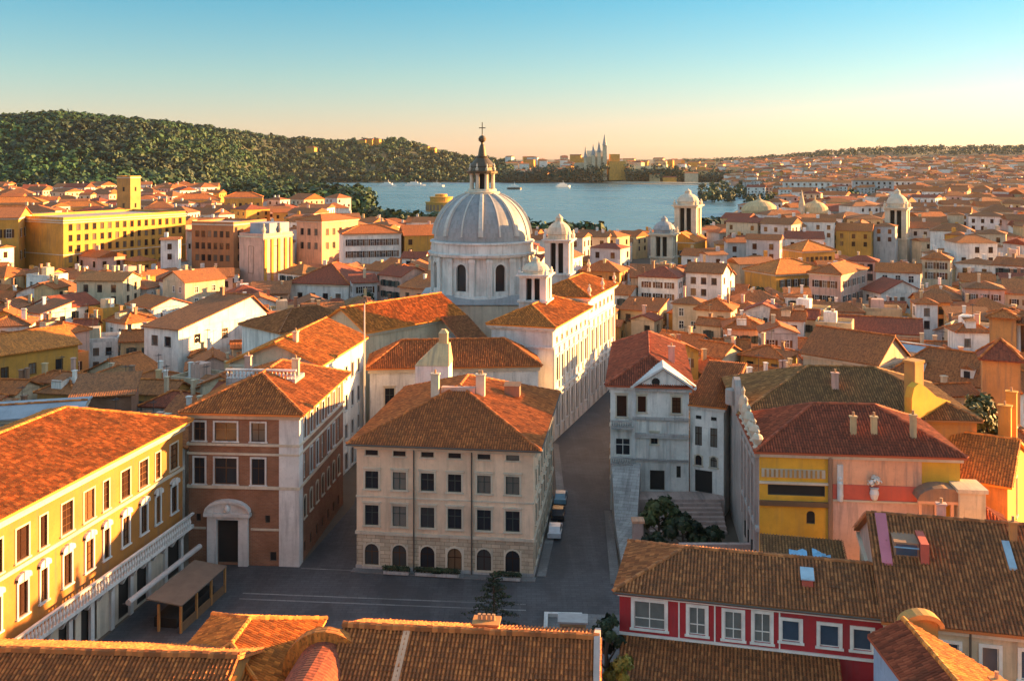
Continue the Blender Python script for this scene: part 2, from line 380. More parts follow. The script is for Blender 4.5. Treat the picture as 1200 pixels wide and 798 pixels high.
# ------------------------------------------------------------------ buildings
FOOT = []                                     # footprints taken, for the town generator
LAND = []                                     # (name, px, py) landmarks used in labels
class Bld:
    """front-left A, front-right B, depth d away from the viewer; local axes u (along front), v (into depth), z"""
    def __init__(s, name, label, cat, A, B, d, group=None, foot=True):
        A, B = Vector(A), Vector(B); s.L = (B-A).length; s.d = d; s.A = A
        s.ang = math.atan2(B.y-A.y, B.x-A.x)
        s.root = thing(name, label, cat, (A.x, A.y, 0), s.ang, group)
        s.holes = {k: [] for k in 'flrb'}; s.wins = []
        s.uv = Vector((math.cos(s.ang), math.sin(s.ang))); s.vv = Vector((-s.uv.y, s.uv.x))
        if foot: FOOT.append([A, A+s.uv*s.L, A+s.uv*s.L+s.vv*d, A+s.vv*d])
    def side(s, k):                           # origin, direction, length in local coords
        return {'f': (Vector((0, 0)), Vector((1, 0)), s.L, 0), 'r': (Vector((s.L, 0)), Vector((0, 1)), s.d, math.pi/2),
                'b': (Vector((s.L, s.d)), Vector((-1, 0)), s.L, math.pi), 'l': (Vector((0, s.d)), Vector((0, -1)), s.d, -math.pi/2)}[k]
    def win(s, k, uc, z, w, h, st, arch=False, cut=True):
        if cut: s.holes[k].append((uc-w/2, uc+w/2, z, z+h, arch))
        s.wins.append((k, uc-w/2, z, w, h, st))
    def grid(s, k, us, rows):                 # rows: (z, w, h, style[, arch])
        for r in rows:
            for u in us: s.win(k, u, r[0], r[1], r[2], r[3], len(r) > 4)
    def walls(s, z0, z1, mat, sides='frbl', name='wall', depth=.22, extra=None):
        m = MB()
        for k in sides:
            o, du, L, _ = s.side(k); ni = Vector((-du.y, du.x))
            pt = lambda u, z, i=0.0: (o.x+du.x*u+ni.x*i, o.y+du.y*u+ni.y*i, z)
            hs = [(max(a, .02), min(b, L-.02), max(c, z0), min(e, z1), ar) for a, b, c, e, ar in s.holes[k] if e > z0+.01 and c < z1-.01]
            us = sorted({0.0, L, *[x for hh in hs for x in hh[:2]]}); zs = sorted({z0, z1, *[x for hh in hs for x in hh[2:4]]})
            for i in range(len(us)-1):
                run = None
                for j in range(len(zs)-1):
                    uc, zc = (us[i]+us[i+1])/2, (zs[j]+zs[j+1])/2
                    hole = any(a < uc < b and c < zc < e for a, b, c, e, _ in hs)
                    if not hole and run is None: run = zs[j]
                    if run is not None and (hole or j == len(zs)-2):
                        top = zs[j] if hole else zs[j+1]
                        m.poly([pt(us[i], run), pt(us[i+1], run), pt(us[i+1], top), pt(us[i], top)]); run = None
            for a, b, c, e, ar in hs:
                m.poly([pt(a, c), pt(a, c, depth), pt(a, e, depth), pt(a, e)]); m.poly([pt(b, c, depth), pt(b, c), pt(b, e), pt(b, e, depth)])
                m.poly([pt(a, c), pt(b, c), pt(b, c, depth), pt(a, c, depth)]); m.poly([pt(a, e, depth), pt(b, e, depth), pt(b, e), pt(a, e)])
                if ar:
                    r = (b-a)/2; um = (a+b)/2; n = 6
                    for sg in (-1, 1):
                        cr = pt(um+sg*r, e, .003)
                        for q in range(n):
                            t0, t1 = math.pi/2*q/n, math.pi/2*(q+1)/n
                            m.poly([cr, pt(um+sg*r*math.cos(t0), e-r+r*math.sin(t0), .003), pt(um+sg*r*math.cos(t1), e-r+r*math.sin(t1), .003)])
        if extra: extra(m)
        return m.build(name, mat, s.root)
    def place_windows(s, small=None):
        for k, u, z, w_, h_, st in s.wins:
            o, du, L, rz = s.side(k); loc = (o.x+du.x*u, o.y+du.y*u, z)
            if small: obj('window', small_win(w_, h_, st), s.root, loc, rz)
            else:
                fm, pm = win_mesh(w_, h_, st); f = obj('window', fm, s.root, loc, rz); obj('pane', pm, f)
        s.wins = []
    def ring(s, z0, z1, out, mat, name='string_course', inn=.02, sides='frbl'):
        m = MB(); L, d, o, i = s.L, s.d, out, inn
        q = {'f': [(-o, -o), (L+o, -o), (L-i, i), (i, i)], 'r': [(L+o, -o), (L+o, d+o), (L-i, d-i), (L-i, i)],
             'b': [(L+o, d+o), (-o, d+o), (i, d-i), (L-i, d-i)], 'l': [(-o, d+o), (-o, -o), (i, i), (i, d-i)]}
        for k in sides: m.prism(q[k], z0, z1)
        return m.build(name, mat, s.root)
    def band(s, k, u0, u1, z0, z1, proud, mat, name, inn=.02):
        o, du, L, _ = s.side(k); ni = Vector((-du.y, du.x)); m = MB()
        a = o+du*u0-ni*proud; b = o+du*u1-ni*proud; c = o+du*u1+ni*inn; e = o+du*u0+ni*inn
        m.prism([tuple(a), tuple(b), tuple(c), tuple(e)], z0, z1); return m.build(name, mat, s.root)
    def roof(s, typ, z, pitch, mat, ov=.6, geo=False, cap=None, th=.22, ridge=None, wallmat=None, name='roof', u0=None, u1=None, v0=None, v1=None):
        """hip, gable (ridge along u), vgable (ridge along v), shed (rises into depth), flat, pyramid"""
        a0, a1 = -ov if u0 is None else u0, s.L+ov if u1 is None else u1; b0, b1 = -ov if v0 is None else v0, s.d+ov if v1 is None else v1
        Lu, Lv = a1-a0, b1-b0; um, vm = (a0+a1)/2, (b0+b1)/2; polys = []; caps = []; gab = []
        c00, c10, c11, c01 = (a0, b0, z), (a1, b0, z), (a1, b1, z), (a0, b1, z)
        if typ in ('hip', 'pyramid'):
            if typ == 'pyramid': zr = z+pitch*min(Lu, Lv)/2; r0 = r1 = (um, vm, zr)
            elif Lu >= Lv: zr = z+pitch*Lv/2; r0, r1 = (a0+Lv/2, vm, zr), (a1-Lv/2, vm, zr)
            else: zr = z+pitch*Lu/2; r0, r1 = (um, b0+Lu/2, zr), (um, b1-Lu/2, zr)
            if typ == 'pyramid' or r0 == r1: polys = [[c00, c10, r0], [c10, c11, r0], [c11, c01, r0], [c01, c00, r0]]
            elif Lu >= Lv: polys = [[c00, c10, r1, r0], [c10, c11, r1], [c11, c01, r0, r1], [c01, c00, r0]]
            else: polys = [[c00, c10, r0], [c10, c11, r1, r0], [c11, c01, r1], [c01, c00, r0, r1]]
            caps = [(c00, r0), (c10, r0 if Lu < Lv else r1), (c11, r1), (c01, r1 if Lu < Lv else r0)] + ([(r0, r1)] if r0 != r1 else [])
        elif typ == 'gable':
            rv = vm if ridge is None else b0+ridge*Lv; zr = z+pitch*(rv-b0); r0, r1 = (a0, rv, zr), (a1, rv, zr)
            polys = [[c00, c10, r1, r0], [c11, c01, r0, r1]]; caps = [(r0, r1)]
            gab = [('r', (s.L, rv, zr)), ('l', (0, rv, zr))]
        elif typ == 'vgable':
            ru = um if ridge is None else a0+ridge*Lu; zr = z+pitch*(ru-a0); r0, r1 = (ru, b0, zr), (ru, b1, zr)
            polys = [[c10, c11, r1, r0], [c01, c00, r0, r1]]; caps = [(r0, r1)]
            gab = [('f', (ru, 0, zr)), ('b', (ru, s.d, zr))]
        elif typ == 'shed':
            zr = z+pitch*Lv; r0, r1 = (a0, b1, zr), (a1, b1, zr); polys = [[c00, c10, r1, r0]]
            gab = [('r', (s.L, s.d, z+pitch*(s.d-b0))), ('l', (0, s.d, z+pitch*(s.d-b0)))]
        elif typ == 'flat': polys = [[c00, c10, c11, c01]]; zr = z
        m = MB()
        for p in polys:
            if geo: tiles(m, p)
            else: m.poly(p)
        edges = {}
        for p in polys:                       # outer rim and underside
            for x, y in zip(p, p[1:]+p[:1]): edges[(x, y)] = 1
        for (x, y) in list(edges):
            if (y, x) not in edges:
                m.poly([(x[0], x[1], x[2]-th), (y[0], y[1], y[2]-th), y, x], 0, [(.3, .3)]*4 if geo else None)
        if typ in ('gable', 'vgable', 'shed'):
            for p in polys: m.poly([(x, y, zz-th) for x, y, zz in reversed(p)], 0, [(.3, .3)]*4 if geo else None)
        else: m.poly([(x, y, zz-th) for x, y, zz in (c01, c11, c10, c00)], 0, [(.3, .3)]*4 if geo else None)
        ro = m.build(name, mat, s.root)
        if cap and caps:
            cm = MB()
            for a, b in caps: ridge_caps(cm, a, b, cap if isinstance(cap, float) else .17)
            cm.build('ridge_tiles', mat if geo else MATS['tiles_terracotta'], ro)
        if gab and wallmat:
            for k, ap in gab:
                g = MB()
                o, du, L, _ = s.side(k); p, q = o, o+du*L; zt = z+pitch*(0 if typ == 'shed' else 0)
                ze = z+pitch*ov*(1 if typ != 'shed' else 1)-th-.01; ap = (ap[0], ap[1], ap[2]-th-.01)
                if typ == 'shed':
                    if k == 'r': g.poly([(*p, ze), ap, (*q, z-.3)] if False else [(*p, z-.3), (*q, z-.3), ap, (*p, ze)])
                    else: g.poly([(*p, z-.3), (*q, z-.3), (*q, ze), ap])
                else:
                    side_ov = z+pitch*ov-th-.01
                    far = ap[2]-abs(((q-o).length)-((Vector(ap[:2])-o).length))*0
                    g.poly([(*p, z-.3), (*q, z-.3), (*q, side_ov), ap, (*p, side_ov)])
                g.build('gable_wall', wallmat, s.root)
            if typ == 'shed': g = MB(); g.poly([(s.L, s.d, z-.3), (0, s.d, z-.3), (0, s.d, z+pitch*(s.d-b0)-th), (s.L, s.d, z+pitch*(s.d-b0)-th)]); g.build('gable_wall', wallmat, s.root)
        return ro, zr
    def chimney(s, u, v, z0, z1, w_=.8, mat='wall_pink', pots=1):
        m = MB(); m.box(u-w_/2, v-w_*.35, z0, u+w_/2, v+w_*.35, z1); m.box(u-w_/2-.1, v-w_*.35-.1, z1, u+w_/2+.1, v+w_*.35+.1, z1+.15)
        c = m.build('chimney', MATS[mat], s.root)
        p = MB()
        for i in range(pots):
            p.lathe(u+(i-(pots-1)/2)*.36, v, [(.14, z1+.152), (.12, z1+.55), (.15, z1+.6)], 8)
        p.build('chimney_pot', MATS['pot'], c)
def even(L, n, m=1.2): return [m+(L-2*m)*(i+.5)/n for i in range(n)]
# ------------------------------------------------------------------ the setting: ground, streets, lake, hills
def ground_mat():
    t = NT('town_ground'); v = t.coords(1, 1)
    cc = t.mix(t.ramp(t.noise(v, 0.05, 6, .7), [(0.35, 0.0), (0.65, 1.0)]), (.10, .075, .055), (.17, .13, .095))
    t.l(cc, t.b.inputs['Base Color']); t.b.inputs['Roughness'].default_value = .95; return t.m
def asphalt(name, c, streaks=.5):
    t = NT(name); v = t.coords(1, 1)
    a = t.noise(v, 0.18, 5, .65); f = t.noise(v, 6.0, 3, .8)
    cc = t.mix(t.ramp(a, [(0.35, 0.0), (0.65, 1.0)]), mul(c, .7), mul(c, 1.25))
    cc = t.mix(t.math('MULTIPLY', t.ramp(f, [(0.4, 0.0), (0.7, 1.0)]), .4), cc, mul(c, 1.6))
    st = t.noise(t.coords(.9, .06), 1.0, 3, .6)
    cc = t.mix(t.math('MULTIPLY', t.ramp(st, [(0.5, 0.0), (0.7, 1.0)]), streaks), cc, mul(c, 1.5))
    br = t.n('ShaderNodeTexBrick'); t.l(t.coords(1, 1), br.inputs['Vector']); br.inputs['Scale'].default_value = 1; br.inputs['Brick Width'].default_value = 1.1; br.inputs['Row Height'].default_value = .55
    br.inputs['Mortar Size'].default_value = .035; br.inputs['Color1'].default_value = (1, 1, 1, 1); br.inputs['Color2'].default_value = (.72, .72, .72, 1); br.inputs['Mortar'].default_value = (.5, .5, .5, 1)
    cc = t.mix(.8, cc, br.outputs[0], 'MULTIPLY'); pt_ = t.ramp(t.noise(t.coords(.16, .07), 1.0, 1, .3), [(.56, 0.0), (.58, 1.0)])
    cc = t.mix(t.math('MULTIPLY', pt_, .5), cc, mul(c, .55))
    t.l(cc, t.b.inputs['Base Color']); t.b.inputs['Roughness'].default_value = .75; t.bump(f, .2, .01); return t.m
MATS['asphalt'] = asphalt('asphalt', (.070, .069, .074)); MATS['paving'] = asphalt('paving', (.17, .165, .16), .2); MATS['line_stone'] = asphalt('line_stone', (.20, .195, .19), .1)
g = MB(); n = 24
xs = [-9000+18000*i/n for i in range(n+1)]; ys = [-500+12500*i/n for i in range(n+1)]
for i in range(n):
    for j in range(n): g.poly([(xs[i], ys[j], 0), (xs[i+1], ys[j], 0), (xs[i+1], ys[j+1], 0), (xs[i], ys[j+1], 0)])
struct(g, 'ground', ground_mat())
def sheet(name, pts, z, mat):
    m = MB(); m.poly([(*p, z) for p in pts]); o = struct(m, name, mat); return o
STREETS = []
plaza = [(-47, 60), (-38.4, 117.5), (-25.4, 117), (-17.5, 116.5), (2.5, 113.5), (14, 112), (13, 95), (14, 60)]
st_main = [(2.6, 113.2), (6.6, 143.0), (6.9, 167.0), (21.5, 210.5), (30, 240), (40, 238), (28.5, 206), (16.6, 168), (13.4, 134), (12.2, 112)]
alley = [(-25.2, 116.6), (-22.2, 137.8), (-24.0, 160), (-20, 200), (-15.5, 198), (-16.5, 145), (-18.5, 116.2)]
sheet('plaza', plaza, .012, MATS['asphalt']); sheet('street', st_main, .016, MATS['asphalt']); sheet('alley_road', alley, .014, MATS['asphalt'])
STREETS += [[Vector(p) for p in q] for q in ([(2.6, 113), (6.8, 143), (6.9, 167), (16.6, 168), (13.4, 134), (12.2, 112)], [(6.9, 167), (21.5, 210.5), (28.5, 206), (16.6, 168)], [(21.5, 210), (30, 240), (40, 238), (28.5, 206)], [(-25.2, 116.6), (-22.2, 138), (-16, 138), (-18.5, 116.2)], [(-23, 137), (-24, 160), (-17, 160), (-16, 137)], [(-48, 60), (-38, 117), (14, 112), (14, 60)])]
# kerbs and pavements of the street (real steps)
def kerb(name, pts, h=.13):
    m = MB(); m.prism(pts, .0, h); struct(m, name, MATS['paving'])
kerb('pavement', [(2.9, 113.6), (3.9, 113.5), (7.6, 143.2), (7.9, 166.5), (7.0, 167.5), (6.5, 143.3)])
kerb('pavement', [(11.2, 111.5), (12.3, 111.5), (13.7, 134.8), (12.7, 135)])
kerb('pavement', [(-18.9, 114.8), (2.6, 112.0), (2.75, 113.2), (-18.7, 115.9)])
sheet('paving_patch', [(3.6, 104.5), (12.2, 104.0), (13, 92), (2.8, 92)], .020, MATS['paving'])
for y in (106.2, 107.6):
    sheet('paving_line', [(-30, y+1.6), (1.5, y-1.2), (1.5, y-.95), (-30, y+1.85)], .020, MATS['line_stone'])
sheet('paving_line', [(-24.9, 115.9), (-18.9, 115.3), (-18.9, 115.55), (-24.9, 116.15)], .020, MATS['line_stone'])
sheet('paving_line', [(-9, 98), (3, 97), (3, 97.2), (-9, 98.2)], .020, MATS['line_stone'])
# lake
def water_mat():
    t = NT('lake_water'); v = t.coords(1, 1)
    wn_ = t.ramp(t.noise(t.coords(.0022, .012), 1.0, 5, .65), [(.38, 0.0), (.62, 1.0)]); t.l(t.mix(wn_, (.02, .09, .13), (.07, .17, .21)), t.b.inputs['Base Color']); t.l(t.math('ADD', t.math('MULTIPLY', wn_, .22), .16), t.b.inputs['Roughness'])
    t.b.inputs['IOR'].default_value = 1.33
    a = t.noise(t.coords(.05, .16), 1.0, 4, .6); b = t.noise(t.coords(.006, .02), 1.0, 3, .6)
    t.bump(t.math('ADD', t.math('MULTIPLY', a, .6), b), 1.0, 2.5); return t.m
LAKE = [P(520, 274), P(425, 258), P(395, 244), P(270, 222), P(150, 217), P(150, 212.6), P(300, 211.6), P(545, 214.5), P(640, 214), P(760, 216), P(852, 217.5), P(900, 224), P(880, 238), P(858, 250), P(846, 276), P(740, 284), P(600, 282)]
sheet('lake', LAKE, .05, water_mat())
def inside(p, poly):
    x, y = p[0], p[1]; r = False
    for (x0, y0), (x1, y1) in zip([tuple(q) for q in poly], [tuple(q) for q in poly[1:]+poly[:1]]):
        if (y0 > y) != (y1 > y) and x < (x1-x0)*(y-y0)/(y1-y0)+x0: r = not r
    return r
def lerp(x, tab):
    if x <= tab[0][0]: return tab[0][1:] if len(tab[0]) > 2 else tab[0][1]
    for a, b in zip(tab, tab[1:]):
        if x <= b[0]:
            k = (x-a[0])/(b[0]-a[0]); r = [p+(q-p)*k for p, q in zip(a[1:], b[1:])]; return r if len(r) > 1 else r[0]
    return tab[-1][1:] if len(tab[-1]) > 2 else tab[-1][1]
def sstep(k): k = min(1, max(0, k)); return k*k*(3-2*k)
# hills: bearing (photo column) -> foot distance, ridge distance, ridge row in the photo
HILL_L = [(-400, 1200, 2050, 148), (-100, 1200, 2050, 141), (0, 1230, 2080, 145), (70, 1230, 2080, 141), (130, 1250, 2100, 146), (190, 1300, 2150, 151), (250, 1500, 2400, 157), (320, 2230, 3000, 165), (400, 2280, 3150, 170),
          (470, 2290, 3150, 168), (510, 2290, 3100, 180), (545, 2290, 3050, 188), (585, 2300, 3000, 192), (640, 2300, 3000, 192), (700, 2250, 2900, 191), (780, 2240, 2900, 196), (860, 2240, 2900, 200), (900, 2240, 2900, 202)]
HILL_R = [(700, 3000, 5200, 190.5), (820, 2500, 5000, 190), (880, 1700, 4300, 188.5), (920, 1450, 4000, 186), (960, 1350, 3900, 182), (1010, 1300, 3850, 178.5), (1060, 1300, 3800, 176), (1120, 1300, 3800, 176), (1250, 1300, 3800, 175), (1700, 1300, 3800, 178)]
HILL_F = [(-300, 5000, 8200, 190), (500, 5000, 8200, 188), (700, 5000, 8200, 187.2), (820, 5000, 8200, 187), (960, 5000, 8200, 187), (1500, 5000, 8200, 188)]
def hill_z(tab, px, Y, shape):
    yf, yr, row = lerp(px, tab); zr = max(2.0, H+(HY-row)*yr/F)
    if shape == 'town':                      # gentle built-up slope, then a steeper wooded top
        k = (Y-yf)/(yr-yf)
        if k < 0: return -1.0
        zt = 46.0*sstep(k/.72)*min(1, zr/60)
        return zt+(max(zr-zt, 0))*sstep((k-.66)/.34) if Y <= yr else zr-(Y-yr)*.05
    k = (Y-yf)/(yr-yf)
    return (zr*sstep(k)**.8-1.0*(k < 0)) if Y <= yr else zr-(Y-yr)*.08
def hill(name, tab, shape, mat, nx=70, ny=26):
    m = MB(); p0, p1 = tab[0][0], tab[-1][0]; V = {}
    for i in range(nx+1):
        px = p0+(p1-p0)*i/nx; yf, yr, row = lerp(px, tab)
        for j in range(ny+1):
            Y = yf+(yr*1.25-yf)*j/ny; V[i, j] = ((px-600)/F*Y, Y, hill_z(tab, px, Y, shape) if j else -2.0)
    for i in range(nx):
        for j in range(ny): m.poly([V[i, j], V[i+1, j], V[i+1, j+1], V[i, j+1]])
    return struct(m, name, mat)
def earth(name, a, b):
    t = NT(name); cc = t.mix(t.ramp(t.noise(t.coords(1, 1), .02, 5, .7), [(.35, 0.), (.65, 1.)]), a, b)
    t.l(cc, t.b.inputs['Base Color']); t.b.inputs['Roughness'].default_value = .95; return t.m
hill('hill', HILL_L, 'hill', earth('hill_soil', (.030, .042, .016), (.055, .06, .024)))
hill('hill', HILL_R, 'town', earth('slope_soil', (.07, .065, .045), (.05, .055, .03)))
hill('hill', HILL_F, 'hill', earth('far_soil', (.03, .045, .035), (.04, .05, .035)))

# ------------------------------------------------------------------ woods (numpy: one mesh of tree crowns)
def np_mesh(name, verts, faces, uvs, mat):   # faces all quads
    me = bpy.data.meshes.new(name); nv, nf = len(verts), len(faces)
    me.vertices.add(nv); me.vertices.foreach_set('co', verts.astype(np.float32).ravel())
    me.loops.add(nf*4); me.loops.foreach_set('vertex_index', faces.astype(np.int32).ravel())
    me.polygons.add(nf); me.polygons.foreach_set('loop_start', np.arange(0, nf*4, 4, dtype=np.int32)); me.polygons.foreach_set('loop_total', np.full(nf, 4, dtype=np.int32))
    ul = me.uv_layers.new(name='UVMap'); ul.data.foreach_set('uv', np.repeat(uvs, 4, axis=0).astype(np.float32).ravel())
    me.materials.append(mat); me.update(calc_edges=True); return me
def leaves(centers, radii, per, size, zs=1.0, hue=None):
    """per leaf clumps (quads) on and in each ellipsoid crown"""
    c = np.repeat(centers, per, axis=0); r = np.repeat(radii, per)[:, None]; n = len(c)
    d = np.random.normal(size=(n, 3)); d /= np.linalg.norm(d, axis=1, keepdims=True)
    d[:, 2] = np.where(d[:, 2] < -.5, -d[:, 2], d[:, 2])
    lump = .78+.3*np.sin(d[:, :1]*5+c[:, :1])*np.cos(d[:, 1:2]*4+c[:, 1:2])
    p = c+d*r*(np.random.uniform(.55, 1, (n, 1))**.6)*lump*np.array([1, 1, zs])
    nrm = d+np.random.normal(size=(n, 3))*.32; nrm /= np.linalg.norm(nrm, axis=1, keepdims=True)
    t = np.cross(nrm, np.random.normal(size=(n, 3))); t /= np.linalg.norm(t, axis=1, keepdims=True); b = np.cross(nrm, t)
    s = (size if np.isscalar(size) else np.repeat(size, per)[:, None])*np.random.uniform(.6, 1.3, (n, 1))
    V = np.stack([p-t*s-b*s*.7, p+t*s-b*s*.6, p+t*s*.8+b*s*.7, p-t*s*.9+b*s*.8], axis=1).reshape(-1, 3)
    Fc = np.arange(n*4).reshape(-1, 4)
    h = np.repeat(np.random.uniform(0, 1000, len(centers)) if hue is None else hue, per)
    U = np.stack([np.floor(h)+.5, np.floor(np.random.uniform(0, 3, n))+.5], axis=1)
    return V, Fc, U
def wood(name, pts, r0, r1, per, mat, zk=.75):
    c = np.array(pts, dtype=float); rad = r0+(r1-r0)*np.random.uniform(0, 1, len(c))**1.8; c[:, 2] += rad*.7
    V, Fc, U = leaves(c, rad, per, rad*.2, zk)
    return obj(name, np_mesh(name, V, Fc, U, MATS[mat]), kind='stuff')
pts = []
while len(pts) < 7400:
    px = random.uniform(-90, 600) if random.random() < .8 else random.uniform(-90, 300); yf, yr, row = lerp(px, HILL_L); Y = yf+(yr*1.04-yf)*random.random()
    if px > 280 and random.random() < .25: continue
    pts.append(((px-600)/F*Y, Y, hill_z(HILL_L, px, Y, 'hill')-1))
wood('forest', pts, 4, 16, 64, 'leaves_wood', .8)
pts = []
while len(pts) < 900:                         # lakeside wood in front of the water, left
    px = random.uniform(255, 432); ya = lerp(px, [(255, 216), (300, 215), (380, 224), (440, 240)]); yb = lerp(px, [(255, 236), (300, 238), (380, 252), (440, 256)])
    p = P(px, random.uniform(ya, yb)); pts.append((p.x, p.y, 0))
wood('lakeside_wood', pts, 5, 13, 60, 'leaves_wood', 1.1)
pts = []
while len(pts) < 900:                         # far bank
    px = random.uniform(590, 905); yf, yr, row = lerp(px, HILL_L); Y = yf+10+abs(random.gauss(0, 130))
    pts.append(((px-600)/F*Y, Y, max(0, hill_z(HILL_L, px, Y, 'hill'))))
for _ in range(170):
    px = random.choice((random.uniform(622, 704), random.uniform(640, 712), random.uniform(732, 800))); Y = random.uniform(2236, 2262); pts.append(((px-600)/F*Y, Y, random.uniform(0, 24)))
for _ in range(420):
    px = random.choice((random.uniform(735, 900), random.uniform(590, 640))); Y = random.uniform(2240, 2300); pts.append(((px-600)/F*Y, Y, random.uniform(0, 9)))
wood('far_bank_wood', pts, 6, 14, 30, 'leaves_far', 1.2)
pts = []
while len(pts) < 1500:                        # wooded ridge behind the right-hand town
    px = random.uniform(800, 1290); yf, yr, row = lerp(px, HILL_R); Y = yr*random.uniform(.88, 1.03)
    pts.append(((px-600)/F*Y, Y, hill_z(HILL_R, px, Y, 'town')))
wood('ridge_wood', pts, 9, 16, 14, 'leaves_far', .8)
pts = []
for (a, b, y0, y1, k) in ((820, 905, 218, 240, 130), (925, 1050, 226, 246, 260), (1040, 1210, 234, 247, 120), (905, 940, 220, 232, 30)):
    for _ in range(k):
        p = P(random.uniform(a, b), random.uniform(y0, y1)); pts.append((p.x, p.y, 0))
for _ in range(420):
    px = random.uniform(860, 1260); yf, yr, row = lerp(px, HILL_R); Y = yf+(yr-yf)*random.uniform(.02, .7); pts.append(((px-600)/F*Y, Y, max(0, hill_z(HILL_R, px, Y, 'town'))))
for _ in range(230):
    px = random.choice((random.uniform(430, 520), random.uniform(600, 700), random.uniform(800, 860))); p = P(px, lerp(px, [(430, 259), (520, 274.5), (600, 282), (740, 284), (846, 277), (870, 262)])+random.uniform(.2, 3)); pts.append((p.x, p.y, 0))
wood('park_wood', pts, 4, 9.5, 44, 'leaves_wood', .9)

# ------------------------------------------------------------------ trees with trunk, limbs and leaf crown
def tree(name, label, x, y, z, h, r, mat, per=900, size=.2, group=None, shape=1.0, lean=0, nl=9):
    t = thing(name, label, 'tree' if name.endswith('tree') else 'shrub', (x, y, z), 0, group)
    m = MB(); top = h*.62
    m.tube([(0, 0, -.1), (lean*.3, 0, top*.4), (lean*.7, .1, top), (lean, .1, h*.9)], [h*.03+.05, h*.024+.04, h*.016+.03, .03], 7)
    cs, rs = [], []
    for i in range(nl):
        a = i*2.4+random.random(); zz = h*(.42+.5*i/nl); rr = r*(1-abs(i/nl-.35))*.8*shape
        e = (lean+rr*math.cos(a), rr*math.sin(a), zz+h*.06)
        m.tube([(lean*.7*zz/h, 0, zz-h*.12), tuple(Vector((lean*.7*zz/h, 0, zz-h*.12)).lerp(Vector(e), .6)), e], [.05+h*.006, .035+h*.003, .02], 5)
        cs.append(e); rs.append(r*random.uniform(.34, .55))
    cs.append((lean, 0, h*.92)); rs.append(r*.4)
    m.build('trunk', MATS['bark'], t)
    V, Fc, U = leaves(np.array(cs), np.array(rs), per//len(cs), size, .9)
    obj('crown', np_mesh('crown', V, Fc, U, MATS[mat]), t)
    return t
# ------------------------------------------------------------------ hero buildings round the square
# cream palazzo in the centre
A, B = P(418, 666), P(625, 677)
b = Bld('palazzo', 'cream four-storey palazzo with hipped tile roof and two drainpipes, centre of the square', 'palazzo', A, B, 27)
us = [b.L*k for k in (.087, .246, .406, .56, .725, .885)]
for i, u in enumerate(us):
    b.win('f', u, 13.45, 1.5, .62, 'attic'); b.win('f', u, 9.5, 1.6, 2.1, 'cream'); b.win('f', u, 5.2, 1.65, 2.4, 'lit' if False else 'cream')
    b.win('f', u, .0 if i == 3 else .55, 1.7, 3.0 if i == 3 else 2.5, 'doorway' if i == 3 else 'arch', True)
for v in even(27, 7): b.grid('r', [v], [(13.45, 1.2, .6, 'attic'), (9.6, 1.2, 1.9, 'brown'), (5.3, 1.2, 2.2, 'brown'), (.7, 1.4, 2.3, 'arch', 1)])
for v in even(27, 6): b.grid('l', [v], [(13.45, 1.2, .6, 'attic'), (9.6, 1.2, 1.9, 'brown'), (5.3, 1.2, 2.2, 'brown'), (.7, 1.4, 2.3, 'arch', 1)])
b.walls(0, 4.3, MATS['rustic_stone']); b.walls(4.3, 14.75, stucco('palazzo_stucco', (.78, .56, .38), .5))
b.ring(4.15, 4.5, .16, MATS['stone_cream']); b.ring(8.5, 8.68, .09, MATS['stone_cream']); b.ring(0, .5, .1, MATS['stone_blocks'], 'plinth')
b.ring(14.2, 14.5, .25, MATS['stone_cream'], 'cornice'); b.ring(14.503, 14.76, .5, MATS['stone_cream'], 'cornice')
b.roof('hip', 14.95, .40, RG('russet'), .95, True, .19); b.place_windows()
m = MB(); e_ = 1.02; m.tube([(-e_, -e_, 14.86), (b.L+e_, -e_, 14.86), (b.L+e_, b.d+e_, 14.86)], .11, 6); m.build('gutter', MATS['pipe'], b.root)
for k in (.33, .657):
    m = MB(); m.tube([(b.L*k, -.2, .1), (b.L*k, -.2, 14.3)], .09); m.build('drainpipe', MATS['pipe'], b.root)
b.chimney(7.6, 9.0, 17.6, 21.2, 1.0, 'stone_cream'); b.chimney(13.2, 10.2, 18.2, 21.0, 1.1, 'stone_cream', 2)
m = MB(); m.box(8.3, 9.3, 18.3, 12.6, 10.2, 19.55); m.build('roof_parapet', MATS['wall_pink'], b.root)
m = MB(); m.box(15.6, 15.0, 17.2, 17.6, 16.4, 18.6); m.poly([(15.5, 14.9, 18.603), (17.7, 14.9, 18.603), (17.7, 16.5, 18.9), (15.5, 16.5, 18.9)]); m.build('skylight', MATS['wall_brown'], b.root)
LAND.append(('the cream palazzo', 525, 560))
# low hedges in planters along its front
for i, k in enumerate((.24, .42, .52, .86)):
    p = A+(B-A)*k+Vector((-.1, -1.15)); t = thing('hedge', ('clipped dark hedge by the second window of the cream palazzo', 'clipped dark hedge left of the arched door of the cream palazzo', 'clipped dark hedge right of the arched door of the cream palazzo', 'small dark hedge at the right corner of the cream palazzo')[i], 'hedge', (p.x, p.y, .13), b.ang, 'hedges along the cream palazzo')
    m = MB(); m.box(-1.5, -.3, 0, 1.5, .3, .35); m.build('planter', MATS['stone_blocks'], t)
    cs = np.array([(-1.4+.25*q, 0, .6) for q in range(12)]); V, Fc, U = leaves(cs, np.full(12, .42), 60, .09, .9); obj('foliage', np_mesh('foliage', V, Fc, U, MATS['leaves_dark']), t)

